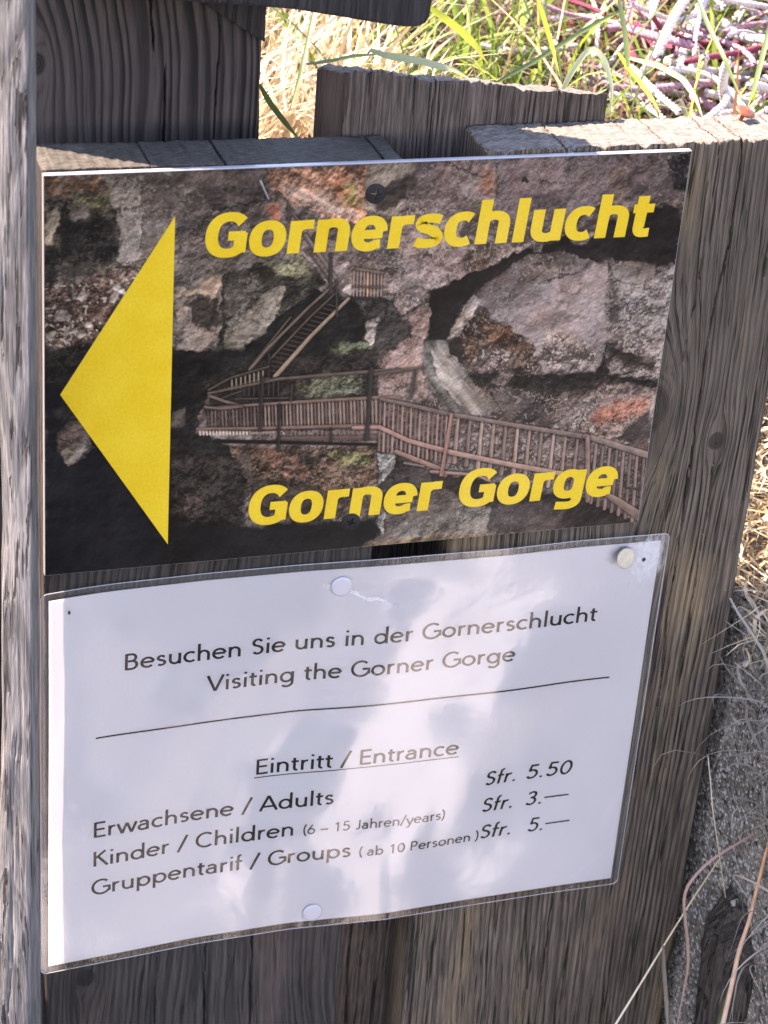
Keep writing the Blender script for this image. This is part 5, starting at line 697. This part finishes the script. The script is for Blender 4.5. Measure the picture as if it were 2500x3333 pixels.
# ------------------------------------------------------------------ grass
def leafmat(name,c1,c2,tl=.35,rough=.45):
    m,p=newmat(name,rough,.4); at=E.nt.nodes.new('ShaderNodeAttribute'); at.attribute_name='Col'; x,y,z,ov=objxyz()
    sc=E.nt.nodes.new('ShaderNodeSeparateColor'); E.nt.links.new(at.outputs['Color'],sc.inputs[0]); n=enoise(ov,140,3)
    c=emix(E(sc.outputs[0])*.8+n*.3-.1,c1,c2); c=emul(c,.75+E(sc.outputs[1])*.5); E.nt.links.new(c,p.inputs['Base Color'])
    if tl:
        t=E.nt.nodes.new('ShaderNodeBsdfTranslucent'); E.nt.links.new(c,t.inputs[0]); mx=E.nt.nodes.new('ShaderNodeMixShader'); mx.inputs[0].default_value=tl
        E.nt.links.new(p.outputs[0],mx.inputs[1]); E.nt.links.new(t.outputs[0],mx.inputs[2]); E.nt.links.new(mx.outputs[0],E.nt.nodes['Material Output'].inputs[0])
    return m
def blades(name,B,H,D,Wd,K,mat,seg=6,curl=None,kind='stuff',zmin=None):
    """B bases (n,3); H height; D unit lean dir xy scaled; Wd width; K droop"""
    n=len(B); t=np.linspace(0,1,seg+1)[None,:,None]; H=H[:,None,None]; Dv=np.concatenate([D,np.zeros((n,1))],1)[:,None,:]
    up=np.array([0,0,1.])[None,None,:]; P=B[:,None,:]+up*H*(t-K[:,None,None]*t**2.4)+Dv*H*(t**1.6)
    if curl is not None:
        ph=rng.rand(n,1,1)*6; P=P+curl*H*np.concatenate([np.sin(t*5+ph)-np.sin(ph),np.cos(t*4+ph*2)-np.cos(ph*2),0*t*ph],2)
    ang=rng.rand(n)*math.pi; wd=np.stack([np.cos(ang),np.sin(ang),0*ang],1)[:,None,:]
    w=Wd[:,None,None]*.5*np.clip(1-(t-.35).clip(0)**1.6*1.9,.06,1)*np.clip(.55+t*1.5,0,1)
    fold=np.array([0,0,1.])*0
    L=P-wd*w; Rr=P+wd*w; V=np.stack([L,Rr],2).reshape(-1,3)
    base=(np.arange(n)*(seg+1)*2)[:,None]+(np.arange(seg)*2)[None,:]; F=np.stack([base,base+1,base+3,base+2],-1).reshape(-1,4)
    c=np.zeros((n,seg+1,2,3)); c[...,0]=rng.rand(n)[:,None,None]; c[...,1]=rng.rand(n)[:,None,None]; c[...,2]=t[:,:,None,0]
    o=link(name,npmesh(name,V,F,col=c.reshape(-1,3)),mat); return o
def gbase(n,x0,x1,y0,y1,sink=.004):
    X=x0+(x1-x0)*rng.rand(n); Y=y0+(y1-y0)*rng.rand(n); return np.stack([X,Y,gz(X,Y)-sink],1)
def lean(n,s,bx=0,by=0):
    a=rng.rand(n)*2*math.pi; r=s*np.sqrt(rng.rand(n)); return np.stack([bx+r*np.cos(a),by+r*np.sin(a)],1)
m_straw=leafmat('pale_straw',(.50,.36,.19),(.72,.64,.50),.25)
m_dry=leafmat('dry_stems',(.10,.07,.05),(.38,.30,.22),.15)
m_green=leafmat('green_blades',(.12,.22,.04),(.32,.42,.06),.4)
m_dgreen=leafmat('dark_green_blades',(.07,.12,.05),(.16,.22,.07),.35)
m_pale=leafmat('pale_green_blades',(.30,.36,.20),(.44,.48,.30),.35)
m_yg=leafmat('yellow_green_blades',(.34,.40,.04),(.50,.50,.08),.45)
m_or=leafmat('orange_dry_stems',(.48,.20,.07),(.62,.44,.34),.2)
m_red=leafmat('reddish_dry_blades',(.30,.17,.13),(.42,.28,.22),.2)
m_grey=leafmat('grey_dry_blades',(.16,.13,.105),(.36,.31,.25),.2)
# straw behind the gap between rear boards (and left of the post)
n=3000; b=gbase(n,-.12,.24,.105,.55); blades('straw',b,.05+.09*rng.rand(n),lean(n,.55,.25,.0),.0016+.0016*rng.rand(n),.1+.5*rng.rand(n),m_straw,curl=.05)
tag(bpy.data.objects['straw'],'tall sun bleached straw standing behind the left gap of the fence','straw',kind='stuff')
# dense short dry stems across the bank behind
n=15000; b=gbase(n,.16,1.3,.10,1.25); b=b[(rng.rand(n)<.9)]; n=len(b); blades('dry_grass',b,.015+.045*rng.rand(n),lean(n,1.2),.0010+.0013*rng.rand(n),.2+.7*rng.rand(n),m_dry,curl=.12)
tag(bpy.data.objects['dry_grass'],'dense short dry stems covering the bank behind the fence','dry grass',kind='stuff')
n=2000; b=gbase(n,.20,.95,.12,.85); b=b[(b[:,0]<.34)|(b[:,1]>.42)|(rng.rand(n)<.5)]; n=len(b); blades('grass',b,.05+.09*rng.rand(n),lean(n,.9,.15,-.1),.0016+.0022*rng.rand(n),.1+.6*rng.rand(n),m_green,seg=8,curl=.03)
tag(bpy.data.objects['grass'],'loose green blades growing through the dry stems behind the fence','grass',kind='stuff')
n=800; b=gbase(n,.20,.9,.12,.7); b=b[(b[:,0]<.34)|(rng.rand(n)<.4)]; n=len(b); o=blades('dark_grass',b,.06+.10*rng.rand(n),lean(n,1.0),.0011+.0012*rng.rand(n),.0+.6*rng.rand(n),m_dgreen,seg=8)
tag(o,'thin dark green blades among the brighter grass','grass',kind='stuff')
n=240; b=gbase(n,.20,.9,.12,.8); o=blades('orange_grass',b,.05+.10*rng.rand(n),lean(n,1.1),.0011+.0012*rng.rand(n),.0+.6*rng.rand(n),m_or,seg=8)
tag(o,'scattered orange dry blades among the grass','dry grass',kind='stuff')
# right of the board: sunlit straw on the bank, grey dry blades below
n=3400; b=gbase(n,.362,.62,-.02,.14); o=blades('bank_straw',b,.015+.05*rng.rand(n),lean(n,1.3,.1,-.3),.0012+.0016*rng.rand(n),.2+.8*rng.rand(n),m_straw,curl=.12)
tag(o,'sunlit matted straw on the bank right of the board','straw',kind='stuff')
n=2400; b=gbase(n,.354,.50,-.26,.0); o=blades('withered_grass',b,.03+.09*rng.rand(n),lean(n,.9,.40,-.05),.0007+.0013*rng.rand(n),.3+.7*rng.rand(n),m_grey,seg=9,curl=.12)
tag(o,'thin withered grey blades trailing over the shaded gravel','dry grass',kind='stuff')
n=1300; b=gbase(n,.349,.40,-.26,-.02); o=blades('trailing_grass',b,.02+.06*rng.rand(n),lean(n,.8,.05,-.25),.0006+.0013*rng.rand(n),.5+1.1*rng.rand(n),m_grey,seg=12,curl=.12)
tag(o,'tangled dry grey brown blades beside the lower edge of the board','dry grass',kind='stuff')
# single blades and stems that can be told apart
MATS=dict(orange=m_or,green=m_dgreen,straw=m_straw,red=m_red,grey=m_grey,pale=m_pale,yellow=m_yg)
def smoothpath(P,n=40):
    P=np.array(P); s=np.r_[0,np.cumsum(np.linalg.norm(np.diff(P,axis=0),axis=1))]; q=np.linspace(0,s[-1],n); o=np.stack([np.interp(q,s,P[:,i]) for i in range(3)],1)
    for _ in range(2):
        o[1:-1]=.25*o[:-2]+.5*o[1:-1]+.25*o[2:]
    return o
viewn=np.array([-.29,-.83,.48])
for nm,lab,w,kd,pts in HB:
    P=smoothpath(pts); n=len(P); T=np.gradient(P,axis=0); T/=np.linalg.norm(T,axis=1)[:,None]
    nrm=viewn+np.array([.25*rng.randn(),.2*rng.randn(),.2*rng.randn()]); side=np.cross(T,nrm); side/=np.linalg.norm(side,axis=1)[:,None]; nn=np.cross(side,T)
    t=np.linspace(0,1,n)
    if nm=='grass_stem':
        node=.12*np.exp(-((t-.42)/.012)**2)+.10*np.exp(-((t-.75)/.012)**2); r=w*.0005*(1.05-.45*t+node)
        V,F=tubepath(P,r,8); c=np.repeat(np.stack([1-t,.55+.3*np.sin(t*40)**2,t],1),8,0)
    else:
        hw=w*.0005*np.clip(np.minimum(1,(1-t)*2.6+.05),.05,1)*np.clip(.55+t*2,0,1)
        V=np.stack([P-side*hw[:,None],P+nn*hw[:,None]*-.30,P+side*hw[:,None]],1).reshape(-1,3); F=gridfaces(n,3); c=np.repeat(np.stack([t,.5+0*t,t],1),3,0)
    nn_='dry_straw' if nm=='grass_stem' else 'long_grass'; o=link(nn_,npmesh(nn_,V,F,col=c),MATS[kd]); tag(o,lab,'grass stem' if nm=='grass_stem' else 'grass blade',None,'thing')

# ------------------------------------------------------------------ heap of white and crimson cords
heap=tag(empty('cord_heap',(.45,.27,-.10)),'tangled heap of twisted white and crimson cords lying in the grass at the upper right','cord')
m_cw=simple('white_cord',(.54,.50,.49),.9,.1,.15,500,.0001); m_cp=simple('pink_cord',(.38,.22,.27),.9,.1,.25,500,.0001); m_cc=simple('crimson_cord',(.20,.05,.08),.9,.1,.3,500,.0001)
for i in range(295):
    x0=.372+.23*random.random(); y0=.15+.28*random.random(); hz=gz(np.array([x0]),np.array([y0]))[0]+.006+.065*random.random()
    a=random.gauss(1.0,.45) if random.random()<.8 else random.random()*6; n=56; P=[];p0=np.array([x0,y0,hz]); L=.055+.06*random.random(); k=random.gauss(0,10); el=random.gauss(.1,.35)
    for j in range(n):
        P.append(p0.copy()); p0=p0+np.array([math.cos(a)*math.cos(el),math.sin(a)*math.cos(el),math.sin(el)])*L/n; a+=k*L/n; el+=-(p0[2]-hz)*.6+random.gauss(0,.03)
        k+=random.gauss(0,2.5)
    P=np.array(P); P[:,2]=np.maximum(P[:,2],gz(P[:,0],P[:,1])+.003)
    T=np.gradient(P,axis=0); T/=np.linalg.norm(T,axis=1)[:,None]; N=np.cross(T,[0.1,.2,1]); N/=np.linalg.norm(N,axis=1)[:,None]; B_=np.cross(T,N); r=.0009+.0010*random.random()**1.5
    V=[];F=[]
    for s in range(3):
        ph=np.linspace(0,L/.0085*2*math.pi,n)+s*2.094; Q=P+(N*np.cos(ph)[:,None]+B_*np.sin(ph)[:,None])*r*.75; v,f=tubepath(Q,r*.85,5); F.append(f+len(V)*len(v)); V.append(v)
    V=np.concatenate(V); F=np.concatenate(F)
    u=random.random(); mt=m_cw if u<.62 else (m_cp if u<.92 else m_cc)
    link('cord_strand',npmesh('cord_strand',V,F),mt,heap)

# ------------------------------------------------------------------ rotting log at the lower right
def log():
    nz=90;n=60; Z=np.linspace(-.66,-.395,nz); a=np.linspace(0,2*math.pi,n,endpoint=False); zz,aa=np.meshgrid(Z,a,indexing='ij')
    r=.019*(1+.22*(fbm(aa*1.2,zz*6,3,3,4)-.5)*2+.25*(fbm(aa*6,zz*3,4,3,9)-.5))*np.clip((-.388-zz)/.035,.02,1)**.5
    cx=.3600+(zz+.4)*-.02; cy=-.040+(zz+.4)*.10; V=np.stack([cx+r*np.cos(aa),cy+r*np.sin(aa)*1.2,zz],-1)
    return npmesh('log',V.reshape(-1,3),gridfaces(nz,n,True)[:,::-1])
tag(link('log',log(),m_wL),'dark rotting upright log stump at the lower right behind the dry stems','log')
